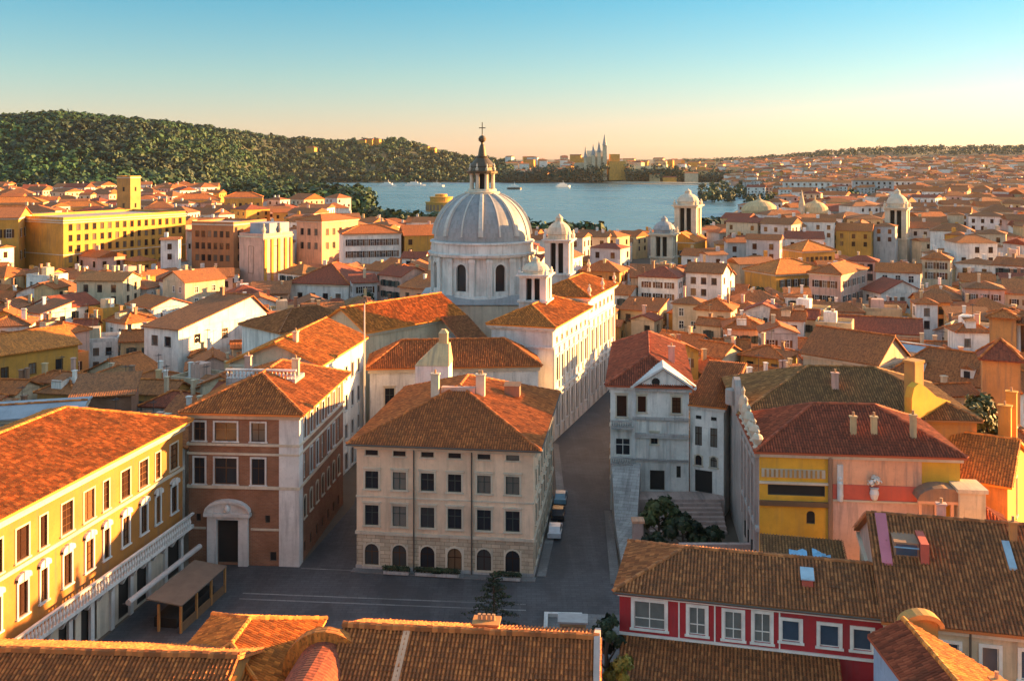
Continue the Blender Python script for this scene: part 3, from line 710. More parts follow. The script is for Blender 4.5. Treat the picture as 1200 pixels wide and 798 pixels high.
# brick palazzo
A, B = P(221, 660), P(350, 664)
b = Bld('palazzo', 'brick palazzo with white stone portal and white corner strip, left of the alley', 'palazzo', A, B, 21.5)
for k, w_ in ((.10, 1.3), (.34, 2.7), (.635, 1.6)):
    b.win('f', b.L*k, 9.6, w_, 3.1, 'stone'); b.win('f', b.L*k, 14.75, w_*(1 if w_ > 2 else 1.05), 2.2, 'stone')
b.win('f', b.L*.365, .25, 2.6, 5.2, 'void'); b.win('f', b.L*.77, .6, .8, 1.1, 'void'); b.win('f', b.L*.72, 5.1, .6, .9, 'void'); b.win('f', b.L*.09, 5.1, .6, .9, 'void')
for i, v in enumerate(even(21.5, 7)): b.grid('r', [v], [(14.6, .95, 2.4, 'stone'), (9.7, .95, 3.0, 'stone' if i % 3 else 'bare'), (5.0, 1.0, 2.6, 'arch', 1), (.8, .8, 1.3, 'void')])
b.walls(0, 17.6, MATS['brick_wall'])
b.band('f', b.L-2.35, b.L+.1, 0, 17.5, .1, MATS['stone_white'], 'corner_strip', -.004); b.band('r', .0, 1.5, 0, 17.5, .1, MATS['stone_white'], 'corner_strip', -.004)
b.ring(9.1, 9.45, .16, MATS['stone_cream']); b.ring(13.1, 13.35, .14, MATS['stone_cream']); b.ring(14.2, 14.5, .18, MATS['stone_cream'])
b.ring(17.45, 17.75, .3, MATS['stone_cream'], 'cornice'); b.ring(17.753, 18.0, .55, MATS['stone_cream'], 'cornice')
b.band('f', 0, b.L*.16, 4.2, 4.45, .12, MATS['stone_cream'], 'string_course'); b.band('f', b.L*.57, b.L-2.4, 4.2, 4.45, .12, MATS['stone_cream'], 'string_course')
m = MB(); c0, c1 = b.L*.365-1.32, b.L*.365+1.32                     # portal
m.box(c0-1.15, -.45, 0, c0, .02, 5.9); m.box(c1, -.45, 0, c1+1.15, .02, 5.9); m.box(c0, -.4, 5.45, c1, .02, 5.9); m.box(c0-1.5, -.75, 5.903, c1+1.5, .02, 6.3)
W2 = (c1-c0)/2+1.45; cx = (c0+c1)/2; n = 10
for i in range(n):
    t0, t1 = math.pi*i/n, math.pi*(i+1)/n; x0, x1 = cx-W2*math.cos(t0), cx-W2*math.cos(t1); z0, z1 = 6.303+.12+1.45*math.sin(t0), 6.303+.12+1.45*math.sin(t1)
    m.poly([(x0, -.4, 6.303), (x1, -.4, 6.303), (x1, -.4, z1-.3), (x0, -.4, z0-.3)]); m.poly([(x0, -.75, z0-.3), (x1, -.75, z1-.3), (x1, -.75, z1), (x0, -.75, z0)])
    m.poly([(x0, -.75, z0), (x1, -.75, z1), (x1, .02, z1), (x0, .02, z0)]); m.poly([(x0, -.4, z0-.3), (x1, -.4, z1-.3), (x1, -.75, z1-.3), (x0, -.75, z0-.3)])
m.lathe(cx, -.55, [(.0, 6.4), (.32, 6.6), (.36, 6.9), (.2, 7.3), (0, 7.45)], 10)
po = m.build('portal', MATS['stone_white'], b.root)
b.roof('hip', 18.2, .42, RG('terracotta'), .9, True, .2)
m = MB(); zt = 20.4                                                # roof terrace with balustrade
m.box(1.6, 8.0, 18.4, 10.6, 12.2, zt)
ter = m.build('roof_terrace', MATS['stone_blocks'], b.root)
for i in range(19):
    u = 1.75+i*.485; m = MB(); m.lathe(u, 8.15, [(.12, zt+.003), (.08, zt+.2), (.17, zt+.5), (.07, zt+.85), (.12, zt+1.0)], 7); m.build('baluster', MATS['stone_white'], ter)
m = MB(); m.box(1.5, 7.95, zt+1.003, 10.7, 8.4, zt+1.2); m.build('handrail', MATS['stone_white'], ter)
b.chimney(9.9, 10.6, 20.4, 22.4, .9, 'wall_cream'); b.chimney(2.4, 14, 20.3, 22.0, .8, 'wall_pink')
b.place_windows(); LAND.append(('the brick palazzo', 285, 560))

# long shop building on the left; its street front faces right
A, B = Vector((-48.6, 60)), Vector((-38.7, 115.3))
b = Bld('shop_building', 'long yellow building with white balcony strip and shop arcade along the left edge', 'building', A, B, 18)
u = b.L-2.0; i = 0
while u > 2:
    wide = i % 3 != 1; w_ = 1.7 if wide else 1.0
    b.win('f', u, 12.6, w_, 2.9, 'creamdark'); b.win('f', u, 7.6, 1.25 if wide else .95, 3.0, 'curved')
    if wide: b.win('f', u, .2, 2.6, 4.3, 'void')
    u -= 3.5 if wide else 2.9; i += 1
for v in even(18, 4): b.grid('r', [v], [(12.6, 1.2, 2.4, 'creamdark'), (7.6, 1.2, 2.8, 'creamdark')])
b.walls(0, 5.0, MATS['stone_warm']); b.walls(5.0, 17.2, stucco('shop_stucco', (.42, .175, .035), .8))
b.ring(11.9, 12.25, .16, MATS['stone_cream']); b.ring(16.5, 17.0, .22, MATS['stone_cream'], 'cornice'); b.ring(17.003, 17.4, .6, MATS['stone_cream'], 'cornice')
L = b.L; m = MB()                                                  # balcony: slab, carved brackets, parapet
m.box(-.4, -1.3, 5.1, L+.3, .0-.004, 5.45); m.box(-.4, -1.35, 6.65, L+.3, -1.05, 6.85)
bal = m.build('balcony', MATS['stone_white'], b.root)
m = MB()
for k in range(int(L/.5)):
    uu = .1+k*.5; m.lathe(uu, -1.2, [(.14, 5.453), (.09, 5.65), (.18, 6.0), (.08, 6.4), (.13, 6.647)], 6)
m.build('balustrade', MATS['stone_white'], bal)
for k in range(int(L/2.0)):
    m = MB(); uu = .6+k*2.0; m.taper(uu, -.62, 4.3, 5.095, .3, .3, .34, 1.2); m.build('bracket', MATS['stone_white'], bal)
for k in range(14):
    uu = b.L-.6-k*3.5
    if uu > 1: m = MB(); m.box(uu-.3, -.28, 0, uu+.3, .02, 4.4); m.box(uu-.42, -.36, 4.403, uu+.42, .02, 4.8); m.build('pillar', MATS['stone_white'], b.root)
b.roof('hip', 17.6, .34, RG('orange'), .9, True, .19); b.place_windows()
b.chimney(12, 7, 20, 22.3, 1.0, 'wall_pink', 2)
LAND.append(('the long shop building', 100, 600))
# rolled awning and market shelter in front of it
sh = thing('market_shelter', 'flat canvas shelter on orange posts beside the brick palazzo', 'shelter', (-36.0, 100.3, 0), b.ang-R(90))
m = MB(); m.poly([(-1.5, 0, 3.3), (2.4, 0, 2.9), (2.4, 10, 2.9), (-1.5, 10, 3.3)]); m.poly([(-1.5, 10, 3.18), (2.4, 10, 2.78), (2.4, 0, 2.78), (-1.5, 0, 3.18)])
for q in range(4):
    c = [(-1.5, 0, 3.3), (2.4, 0, 2.9), (2.4, 10, 2.9), (-1.5, 10, 3.3)]; x, y = c[q], c[(q+1) % 4]; m.poly([(*x[:2], x[2]-.12), (*y[:2], y[2]-.12), y, x])
m.build('roof', MATS['canvas'], sh)
for u_, v_ in ((2.25, .15), (2.25, 3.4), (2.25, 6.6), (2.25, 9.8), (-.2, .15), (-1.3, 9.8)):
    m = MB(); m.box(u_-.11, v_-.11, 0, u_+.11, v_+.11, 2.76); m.build('post', MATS['orange_wood'], sh)
m = MB(); m.box(2.18, .3, .0, 2.3, 9.7, .9); m.build('rail', MATS['wood'], sh)
m = MB(); m.box(-1.2, 1, 0, 1.3, 9, 1.0); m.build('counter', MATS['dark_void'], sh)  # near-black counter: the shade inside the shelter put into its colour
aw = thing('awning', 'rolled white awning along the shop front beside the canvas shelter', 'awning', (-38.9, 99.2, 0), b.ang-R(90))
m = MB(); m.tube([(.1, 0, 3.5), (.1, 14.8, 3.5)], .3, 12); m.build('roll', MATS['white_canvas'], aw)
for v_ in (.1, 14.6): m = MB(); m.box(-.6, v_, 3.2, .1, v_+.15, 3.35); m.build('bracket', MATS['iron'], aw)

# white house behind the brick palazzo along the alley
b = Bld('town_house', 'white house with orange tile roof along the alley behind the brick palazzo', 'house', (-27.4, 139.6), (-24.4, 161), 13)
b.grid('f', even(b.L, 6), [(14.2, 1.1, 2.2, 'stone'), (9.6, 1.1, 2.4, 'stone'), (5.2, 1.1, 2.2, 'stone'), (.4, 1.3, 2.6, 'stone')])
b.walls(0, 19, W('white')); b.ring(18.6, 19.0, .35, MATS['stone_cream'], 'cornice'); b.roof('gable', 19.2, .42, RG('orange'), .7, True, .18, wallmat=W('cream')); b.place_windows()
b.chimney(4, 5, 20.6, 23, .9, 'wall_cream')
t = thing('flagpole', 'tall thin grey pole beside the white alley house', 'pole', (-23.3, 155, 0)); m = MB(); m.lathe(0, 0, [(.16, 0), (.13, 12), (.09, 25.6)], 8); m.build('shaft', MATS['stone_white'], t); m = MB(); m.lathe(0, 0, [(0, 25.55), (.2, 25.75), (.2, 25.9), (0, 26.1)], 8); m.build('finial', MATS['iron'], t)

# ------------------------------------------------------------------ the domed church and its wings
DX, DY = -6.4, 211.0
ch = thing('church', 'domed church with grey lead dome, white ribs and tall lantern, middle of the town', 'church', (DX, DY, 0))
LAND.append(('the church dome', 566, 270))
RD = 10.7; n8 = 32
m = MB(); m.prism([(-13, -13), (13, -13), (13, 13), (-13, 13)], 0, 19.0); m.build('base', MATS['stone_warm'], ch)
FOOT.append([Vector((DX-14, DY-14)), Vector((DX+14, DY-14)), Vector((DX+14, DY+14)), Vector((DX-14, DY+14))])
m = MB(); r = 13.4
m.poly([(-r, -r, 19.2), (r, -r, 19.2), (9, -9, 20.6), (-9, -9, 20.6)]); m.poly([(r, -r, 19.2), (r, r, 19.2), (9, 9, 20.6), (9, -9, 20.6)]); m.poly([(-r, r, 19.2), (-r, -r, 19.2), (-9, -9, 20.6), (-9, 9, 20.6)]); m.poly([(r, r, 19.2), (-r, r, 19.2), (-9, 9, 20.6), (9, 9, 20.6)])
m.build('apron_roof', MATS['lead'], ch)
# drum with eight openings: built as a wall of 16 facets, every second carries a window
m = MB(); ns = 16; a_ = [R(-90)+2*math.pi*(k+.0)/ns-math.pi/ns for k in range(ns+1)]
zA, zB = 19.4, 28.6
for k in range(ns):
    p, q = [Vector((RD*math.cos(t), RD*math.sin(t))) for t in (a_[k], a_[k+1])]; d = q-p; L = d.length; d.normalize(); ni = Vector((-d.y, d.x))
    pt = lambda u, z, i=0: (p.x+d.x*u+ni.x*i, p.y+d.y*u+ni.y*i, z)
    if k % 2 == 1:
        h0, h1, g0, g1 = L/2-1.1, L/2+1.1, 21.4, 27.0
        m.poly([pt(0, zA), pt(h0, zA), pt(h0, zB), pt(0, zB)]); m.poly([pt(h1, zA), pt(L, zA), pt(L, zB), pt(h1, zB)]); m.poly([pt(h0, zA), pt(h1, zA), pt(h1, g0), pt(h0, g0)])
        nn = 8; rr = 1.1
        arc = [(L/2+rr*math.cos(math.pi*j/nn), g1-rr+rr*math.sin(math.pi*j/nn)) for j in range(nn+1)]
        for j in range(nn): m.poly([pt(*arc[j]), pt(arc[j][0], zB), pt(arc[j+1][0], zB), pt(*arc[j+1])][::-1]); m.poly([pt(*arc[j]), pt(*arc[j+1]), pt(*arc[j+1], .6), pt(*arc[j], .6)])
        m.poly([pt(h0, g0), pt(h0, g0, .6), pt(h0, g1-rr, .6), pt(h0, g1-rr)]); m.poly([pt(h1, g0, .6), pt(h1, g0), pt(h1, g1-rr), pt(h1, g1-rr, .6)]); m.poly([pt(h0, g0), pt(h1, g0), pt(h1, g0, .6), pt(h0, g0, .6)])
        w_ = MB(); w_.poly([pt(h0, g0, .55), pt(h1, g0, .55), pt(h1, g1, .55), pt(h0, g1, .55)])
        f = MB()
        for sgn in (-1, 1): x = L/2+sgn*1.32; f.poly([pt(x-.2, g0, -.14), pt(x+.2, g0, -.14), pt(x+.2, g1-rr, -.14), pt(x-.2, g1-rr, -.14)]); f.poly([pt(x-.2, g0, 0.01), pt(x-.2, g0, -.14), pt(x-.2, g1-rr, -.14), pt(x-.2, g1-rr, 0.01)]); f.poly([pt(x+.2, g0, -.14), pt(x+.2, g0, .01), pt(x+.2, g1-rr, .01), pt(x+.2, g1-rr, -.14)])
        for j in range(nn):
            o = [(L/2+1.52*math.cos(math.pi*jj/nn), g1-rr+1.52*math.sin(math.pi*jj/nn)) for jj in (j, j+1)]; i_ = [arc[j], arc[j+1]]
            f.poly([pt(*i_[0], -.14), pt(*o[0], -.14), pt(*o[1], -.14), pt(*i_[1], -.14)]); f.poly([pt(*o[0], -.14), pt(*o[0], .01), pt(*o[1], .01), pt(*o[1], -.14)])
        f.box; wf = f.build('window', MATS['stone_white'], ch); w_.build('pane', MATS['glass'], wf)
    else: m.poly([pt(0, zA), pt(L, zA), pt(L, zB), pt(0, zB)])
m.build('drum', MATS['stone_white'], ch)
for k in range(8):
    t = R(-90)+2*math.pi*k/8
    for dt in (-.165, .165):
        m = MB(); c, s_ = math.cos(t+dt), math.sin(t+dt)
        q = [(RD+.32, -.55), (RD+.32, .55), (RD-.6, .55), (RD-.6, -.55)]; pp = [(x*c-y*s_, x*s_+y*c) for x, y in q]
        m.prism(pp, 19.45, 28.2); q = [(RD+.5, -.72), (RD+.5, .72), (RD-.6, .72), (RD-.6, -.72)]; m.prism([(x*c-y*s_, x*s_+y*c) for x, y in q], 27.3, 28.0); m.build('pilaster', MATS['stone_white'], ch)
m = MB(); m.lathe(0, 0, [(RD+.1, 28.3), (RD+.75, 28.35), (RD+.95, 28.9), (RD+.6, 29.0), (RD+.25, 29.05), (RD+.2, 30.9), (RD+.5, 31.0), (RD+.5, 31.3), (RD-.3, 31.4)], 48); m.lathe(0, 0, [(RD+.25, 19.3), (RD+.45, 19.3), (RD+.45, 20.4), (RD+.1, 20.5)], 48); m.build('cornice', MATS['stone_white'], ch)
dp = [(RD-.35, 31.3)]; RZ = 10.2
for k in range(1, 15):
    t = k/14*R(72); dp.append(((RD-.35)*math.cos(t), 31.6+RZ*math.sin(t)))
m = MB(); m.lathe(0, 0, dp, 64); dome = m.build('dome', MATS['lead'], ch)
for k in range(16):
    t = R(-90)+2*math.pi*k/16; big = k % 2 == 0; w_ = .55 if big else .18; h_ = .5 if big else .22
    m = MB(); prev = None
    for r_, z_ in dp[1:]:
        s = [Vector((r_*math.cos(t)+dw*w_*(.45+.55*r_/RD)*-math.sin(t)+h_*hh*math.cos(t), r_*math.sin(t)+dw*w_*(.45+.55*r_/RD)*math.cos(t)+h_*hh*math.sin(t), z_+.2*hh*h_)) for dw, hh in ((-1, -.3), (-.8, 1), (.8, 1), (1, -.3))]
        if prev:
            for i in range(3): m.poly([prev[i], prev[i+1], s[i+1], s[i]])
        prev = s
    m.build('rib', MATS['rib_lead'], dome)
zt = dp[-1][1]; rt = dp[-1][0]
m = MB(); m.lathe(0, 0, [(rt+.5, zt-.25), (rt+.6, zt+.3), (3.1, zt+.4), (3.0, zt+.9)], 24); lan = m.build('lantern', MATS['stone_warm'], ch)
m = MB(); m.lathe(0, 0, [(1.5, zt+.9), (1.5, zt+4.3)], 12); m.build('core', MATS['dark_void'], lan)
for k in range(8):
    t = R(-90+22.5)+2*math.pi*k/8; x, y = 2.45*math.cos(t), 2.45*math.sin(t); m = MB(); m.lathe(x, y, [(.48, zt+.903), (.42, zt+1.2), (.38, zt+3.9), (.5, zt+4.2)], 9); m.build('column', MATS['stone_warm'], lan)
m = MB(); m.lathe(0, 0, [(2.3, zt+4.2), (3.3, zt+4.25), (3.35, zt+4.7), (2.7, zt+4.85), (2.5, zt+5.6), (2.7, zt+5.7), (2.45, zt+6.2), (1.7, zt+7.1), (1.2, zt+7.6), (1.3, zt+7.8), (.95, zt+8.0), (.75, zt+9.2), (.5, zt+10.2), (.3, zt+10.5), (.3, zt+10.9), (.75, zt+11.2), (.85, zt+11.7), (.6, zt+12.2), (.15, zt+12.4), (.1, zt+12.7)], 20); m.build('cupola', MATS['bronze'], lan)
for k in range(8):
    t = R(-90+22.5)+2*math.pi*k/8; m = MB(); m.lathe(2.75*math.cos(t), 2.75*math.sin(t), [(.3, zt+4.85), (.35, zt+5.3), (.15, zt+5.6), (.22, zt+5.9), (0, zt+6.5)], 7); m.build('finial', MATS['stone_warm'], lan)
m = MB(); m.box(-.09, -.09, zt+12.6, .09, .09, zt+15.2); m.box(-.7, -.08, zt+13.9, -.092, .08, zt+14.1); m.box(.092, -.08, zt+13.9, .7, .08, zt+14.1); m.build('cross', MATS['bronze'], lan)

def bell_tower(label, x, y, z0, w_, zc, zt, group=None, mat='stone_white', cap='lead', dome_h=None, rot=0, foot=True, zb=None, round_=False, landmark=None):
    """square tower: shaft up to zb, open belfry to zc, domed cap to zt"""
    t = thing('bell_tower', label, 'bell tower', (x, y, z0), rot, group); r = w_/2; z1 = zc-z0; zb = (z1*.62 if zb is None else zb-z0); top = zt-z0
    if foot: FOOT.append([Vector((x-r, y-r)), Vector((x+r, y-r)), Vector((x+r, y+r)), Vector((x-r, y+r))])
    m = MB(); m.box(-r, -r, 0, r, r, zb); m.box(-r*1.1, -r*1.1, zb+.002, r*1.1, r*1.1, zb+w_*.07); m.build('shaft', MATS[mat], t)
    bz = zb+w_*.07+.002; m = MB(); pw = r*.46
    for sx in (-1, 1):
        for sy in (-1, 1): m.box(*(min(sx*r*.96, sx*(r*.96-pw)), min(sy*r*.96, sy*(r*.96-pw)), bz, max(sx*r*.96, sx*(r*.96-pw)), max(sy*r*.96, sy*(r*.96-pw)), z1))
    for ax in range(4):
        c, s_ = (1, 0, -1, 0)[ax], (0, 1, 0, -1)[ax]; cx, cy = c*r*.85, s_*r*.85; m.lathe(cx, cy, [(r*.12, bz), (r*.1, z1-.3), (r*.15, z1)], 8)
    bf = m.build('belfry', MATS[mat], t); m = MB(); m.box(-r*.55, -r*.55, bz, r*.55, r*.55, z1-.02); m.build('bell_chamber', MATS['dark_void'], bf)
    ch_ = top-z1; e = w_*.05
    m = MB(); m.box(-r*1.02, -r*1.02, z1+.002, r*1.02, r*1.02, z1+e*1.5); m.box(-r*1.18, -r*1.18, z1+e*1.5+.002, r*1.18, r*1.18, z1+e*2.6); m.build('cornice', MATS[mat], t)
    b0 = z1+e*2.6+.002; hh = top-b0
    m = MB(); m.lathe(0, 0, [(r*.92, b0), (r*.92, b0+hh*.18), (r*1.0, b0+hh*.2), (r*.95, b0+hh*.3), (r*.82, b0+hh*.46), (r*.55, b0+hh*.6), (r*.3, b0+hh*.68), (r*.26, b0+hh*.8), (r*.32, b0+hh*.82), (r*.12, b0+hh*.92), (0, top)], 16); m.build('cap', MATS[cap], t)
    for sx in (-1, 1):
        for sy in (-1, 1): m = MB(); m.lathe(sx*r*.95, sy*r*.95, [(r*.12, b0), (r*.14, b0+hh*.15), (r*.05, b0+hh*.22), (r*.08, b0+hh*.28), (0, b0+hh*.36)], 6); m.build('finial', MATS[mat], t)
    if landmark: LAND.append((landmark, *PX(x, y, zt)))
    return t
bell_tower('white square bell tower with rounded cap rising from the church wing roof', 4.4, 182, 0, 5.2, 26.7, 30.6, rot=R(-14), zb=22.3, cap='stone_warm', foot=False)
bell_tower('bell tower with dark finial behind the white church wing, right of the dome', 9.9, 206, 0, 5.4, 31.2, 37.2, rot=R(-14), zb=24.5, cap='stone_warm', foot=False)

# church wing along the street: two joined blocks with one name each
V19 = Vector((.3256, .9455)); U19 = Vector((.9455, -.3256))
B = Vector((7.0, 168)); A = B-U19*11.2
b = Bld('church_wing', 'white church wing at the bend of the street, its end wall facing the square', 'church wing', A, B, 24)
for v in even(24, 7, .8): b.grid('r', [v], [(16.8, .9, .9, 'attic'), (10.2, 1.15, 4.0, 'church'), (2.4, 1.15, 4.6, 'church')])
b.grid('f', [3.4, 4.9], [(14.4, .6, .8, 'bare')])
b.walls(0, 19.5, stucco('church_stucco', (.70, .67, .62), .7)); b.ring(8.2, 8.7, .35, MATS['stone_white']); b.ring(16.0, 16.3, .25, MATS['stone_white']); b.ring(19.0, 19.3, .4, MATS['stone_white'], 'cornice'); b.ring(19.303, 19.6, .7, MATS['stone_white'], 'cornice')
for v in [.45]+[.8+22.4*k/7 for k in range(1, 7)]+[23.4]: b.band('r', v-.35, v+.35, 0.3, 8.1, .26, MATS['stone_white'], 'pilaster'); b.band('r', v-.35, v+.35, 8.8, 15.9, .26, MATS['stone_white'], 'pilaster')
b.roof('hip', 19.8, .42, RG('orange'), .8, True, .18); b.place_windows(); LAND.append(('the white church wing', 650, 420))
b = Bld('church_wing', 'taller far block of the white church wing with carved urns on its end', 'church wing', A+V19*24.2, B+V19*24.2, 22)
for v in even(22, 6, .8): b.grid('r', [v], [(18.6, 1.2, 1.1, 'attic'), (10.6, 1.15, 4.4, 'church'), (2.4, 1.15, 4.6, 'church')])
b.walls(0, 21.4, MATS['church_stucco']); b.ring(8.4, 8.9, .35, MATS['stone_white']); b.ring(17.0, 17.3, .25, MATS['stone_white']); b.ring(20.9, 21.2, .4, MATS['stone_white'], 'cornice'); b.ring(21.203, 21.5, .7, MATS['stone_white'], 'cornice')
for v in [.5]+[.8+20.4*k/6 for k in range(1, 6)]+[21.4]: b.band('r', v-.35, v+.35, .3, 8.3, .26, MATS['stone_white'], 'pilaster'); b.band('r', v-.35, v+.35, 9, 16.9, .26, MATS['stone_white'], 'pilaster')
b.roof('hip', 21.7, .42, RG('orange'), .8, True, .18); b.place_windows()
for (u_, v_) in ((11.3, .3), (11.3, 21.6), (11.3, 11), (5.6, 21.8)):
    m = MB(); z_ = 22.1 if u_ > 6 else 24.8; m.lathe(u_, v_, [(.35, z_-.6), (.35, z_), (.15, z_+.3), (.45, z_+.9), (.3, z_+1.4), (.12, z_+1.6), (.2, z_+1.9), (0, z_+2.2)], 9); m.build('urn', MATS['stone_warm'], b.root)
# long nave hall, chapel and little block in front of the dome
b = Bld('church_hall', 'long church hall under an orange roof slanting towards the dome', 'church hall', (-25.4, 170.2), (-9.8, 189.2), 12)
b.grid('f', even(b.L, 4), [(11.0, 1.3, 2.6, 'church')]); b.walls(0, 18.2, W('cream')); b.ring(17.8, 18.2, .35, MATS['stone_cream'], 'cornice'); b.roof('gable', 18.5, .55, RG('orange'), .7, True, .2, wallmat=W('cream')); b.place_windows()
b = Bld('church_annex', 'dark brown roofed annex left behind the orange church hall', 'annex', (-44, 186), (-30, 200), 14)
b.walls(0, 15.5, W('white')); b.grid('f', even(b.L, 5), [(11, 1, 1.8, 'stone')]); b.roof('hip', 15.7, .4, RG('brown'), .6, True, .17); b.place_windows()
b = Bld('chapel', 'low white chapel with hipped russet roof behind the cream palazzo', 'chapel', (-23.0, 158.6), (4.3, 161.0), 10.2)
b.win('f', 3.2, 8.4, 1.5, 3.0, 'cream'); b.win('f', 3.2, 3.4, 1.5, 3.0, 'cream'); b.win('f', 22.6, 9.2, 2.2, 1.6, 'arch', True); b.win('f', 26.0, 9.0, .7, 2.2, 'plainbrown')
b.walls(0, 14.4, W('white')); b.ring(13.9, 14.5, .3, MATS['stone_cream'], 'cornice'); b.roof('hip', 14.7, .62, RG('russet'), .6, True, .2); b.place_windows()
m = MB(); m.box(12.6, 5.0, 16.4, 14.4, 6.6, 17.9); m.build('skylight', MATS['grey_metal'], b.root)
t = thing('stair_tower', 'stubby white tower with sloping top and small chimney behind the cream palazzo roof', 'tower', (-11.8, 148.5, 0), R(-4)); m = MB(); FOOT.append([Vector((-15, 146)), Vector((-9, 146)), Vector((-9, 152)), Vector((-15, 152))])
m.prism([(-2.5, -2.2), (2.5, -2.2), (2.5, 2.2), (-2.5, 2.2)], 0, 17.6); m.build('wall', W('white'), t)
m = MB(); m.poly([(-2.6, -2.3, 17.6), (2.6, -2.3, 17.6), (2.2, .6, 20.4), (.3, .6, 20.4)]); m.poly([(2.6, -2.3, 17.6), (2.6, 2.3, 17.6), (2.2, 2.2, 20.4), (2.2, .6, 20.4)]); m.poly([(-2.6, 2.3, 17.6), (-2.6, -2.3, 17.6), (.3, .6, 20.4), (.3, 2.2, 20.4)]); m.poly([(2.6, 2.3, 17.6), (-2.6, 2.3, 17.6), (.3, 2.2, 20.4), (2.2, 2.2, 20.4)]); m.poly([(.3, .6, 20.4), (2.2, .6, 20.4), (2.2, 2.2, 20.4), (.3, 2.2, 20.4)]); m.build('roof', W('buff'), t)
m = MB(); m.box(.6, .8, 20.38, 1.9, 2.0, 21.9); m.taper(1.25, 1.4, 21.9, 22.5, 1.5, 1.4, .6, .6); m.build('chimney', W('buff'), t)
b = Bld('town_house', 'small white house with dark russet roof between the chapel and the church wing', 'house', (-8.5, 172.5), (-4.6, 174), 12)
b.walls(0, 16, W('white')); b.roof('shed', 16.4, .2, RG('brown'), .5, True)

# ------------------------------------------------------------------ white palazzo right of the street
A, B = Vector((13.6, 135.6)), Vector((24.2, 134.2))
b = Bld('palazzo', 'white palazzo with triangular gable and red hipped roof, right side of the street', 'palazzo', A, B, 30)
L = b.L
b.win('f', 1.55, 12.9, 1.35, 2.9, 'brown'); b.win('f', 1.7, 7.6, 2.0, 2.3, 'bare'); b.win('f', 1.7, 4.3, 2.1, 1.8, 'void')
b.win('f', 4.3, 13.6, 1.1, 2.2, 'brown'); b.win('f', 9.0, 13.6, 1.2, 2.2, 'brown'); b.win('f', 6.0, 9.3, .9, 1.4, 'cream'); b.win('f', 6.4, 3.0, 2.0, 2.7, 'void'); b.win('f', 9.3, 4.8, .6, 1.6, 'void')
for v in even(30, 7): b.grid('l', [v], [(13, 1.2, 2.4, 'brown'), (8, 1.2, 2.6, 'brown'), (3.6, 1.2, 2.4, 'brown')])
b.walls(0, 17.0, W('white')); b.band('f', 3.0, L-.1, 12.6, 13.0, .3, MATS['stone_blocks'], 'ledge'); b.band('f', 3.4, L-.1, 10.2, 10.8, .45, MATS['stone_blocks'], 'ledge'); b.band('f', 2.9, L-.1, 7.0, 7.3, .3, MATS['stone_blocks'], 'ledge')
b.band('f', 2.9, 3.5, 3, 16.9, .2, MATS['stone_white'], 'pilaster'); b.band('f', 7.6, 8.1, 3, 12.5, .18, MATS['stone_white'], 'pilaster'); b.band('f', 4.9, 5.3, 7.4, 12.5, .15, MATS['stone_white'], 'pilaster')
b.ring(16.7, 17.1, .3, MATS['stone_white'], 'cornice')
for z_ in (11.4, 6.4):
    m = MB(); m.box(.1, -1.1, z_, 3.1, -.004, z_+.3); m.box(.1, -1.15, z_+1.0, 3.1, -.9, z_+1.2)
    for k in range(9): m.lathe(.3+k*.32, -1.02, [(.1, z_+.302), (.06, z_+.5), (.12, z_+.7), (.06, z_+.998)], 6)
    m.build('balcony', MATS['stone_blocks'], b.root)
ro, zr = b.roof('hip', 17.3, .52, RG('dark red'), .7, True, .22)
m = MB(); u0, u1, um = 3.2, L+.5, (3.2+L+.5)/2                        # pediment with its own little roof
m.poly([(u0, -.35, 16.95), (u1, -.35, 16.95), (um, -.35, 19.6)]); m.poly([(u0, -.35, 16.95), (um, -.35, 19.6), (um, 0, 19.6), (u0, 0, 16.95)]); ped = m.build('pediment', W('white'), b.root)
m = MB()
for s_, (x0, x1) in ((1, (u0, um)), (-1, (u1, um))):
    m.poly([(x0-s_*.3, -.75, 16.95), (x1, -.75, 19.75), (x1, -.75, 20.05), (x0-s_*.5, -.75, 17.2)]); m.poly([(x0-s_*.5, -.75, 17.2), (x1, -.75, 20.05), (x1, 4.2, 20.05), (x0-s_*.5, .4, 17.4)])
m.build('pediment_cornice', MATS['stone_white'], ped)
m = MB(); m.lathe(0, 0, [(.55, -.06), (.55, .06)], 12); m.v = [(x+um-1.0, z-.42, y+17.9) for x, y, z in m.v]; m.build('round_window', MATS['dark_void'], ped)
m = MB(); m.box(u0+.2, -.5, 16.6, u1-.1, -.36, 16.9); m.build('frieze', MATS['stone_blocks'], ped)
b.place_windows(); b.chimney(8.6, 9, 18.4, 21, .9, 'wall_pink'); LAND.append(('the white gabled palazzo', 765, 500))
b = Bld('town_house', 'narrow white wing joined to the right side of the white gabled palazzo', 'house', (24.4, 134.6), (28.6, 132.6), 12)
for u_ in (1.2, 3.3): b.grid('f', [u_], [(12.9, .8, .5, 'void'), (9.3, .95, 2.6, 'plainbrown')]); b.win('f', u_, 6.6, .9, 1.4, 'arch', True)
b.win('f', 1.9, 3.0, 2.4, 3.0, 'void'); b.walls(0, 14.6, W('white')); b.ring(14.3, 14.7, .25, MATS['stone_white'], 'cornice'); b.roof('shed', 14.9, .28, RG('russet'), .5, True); b.place_windows()
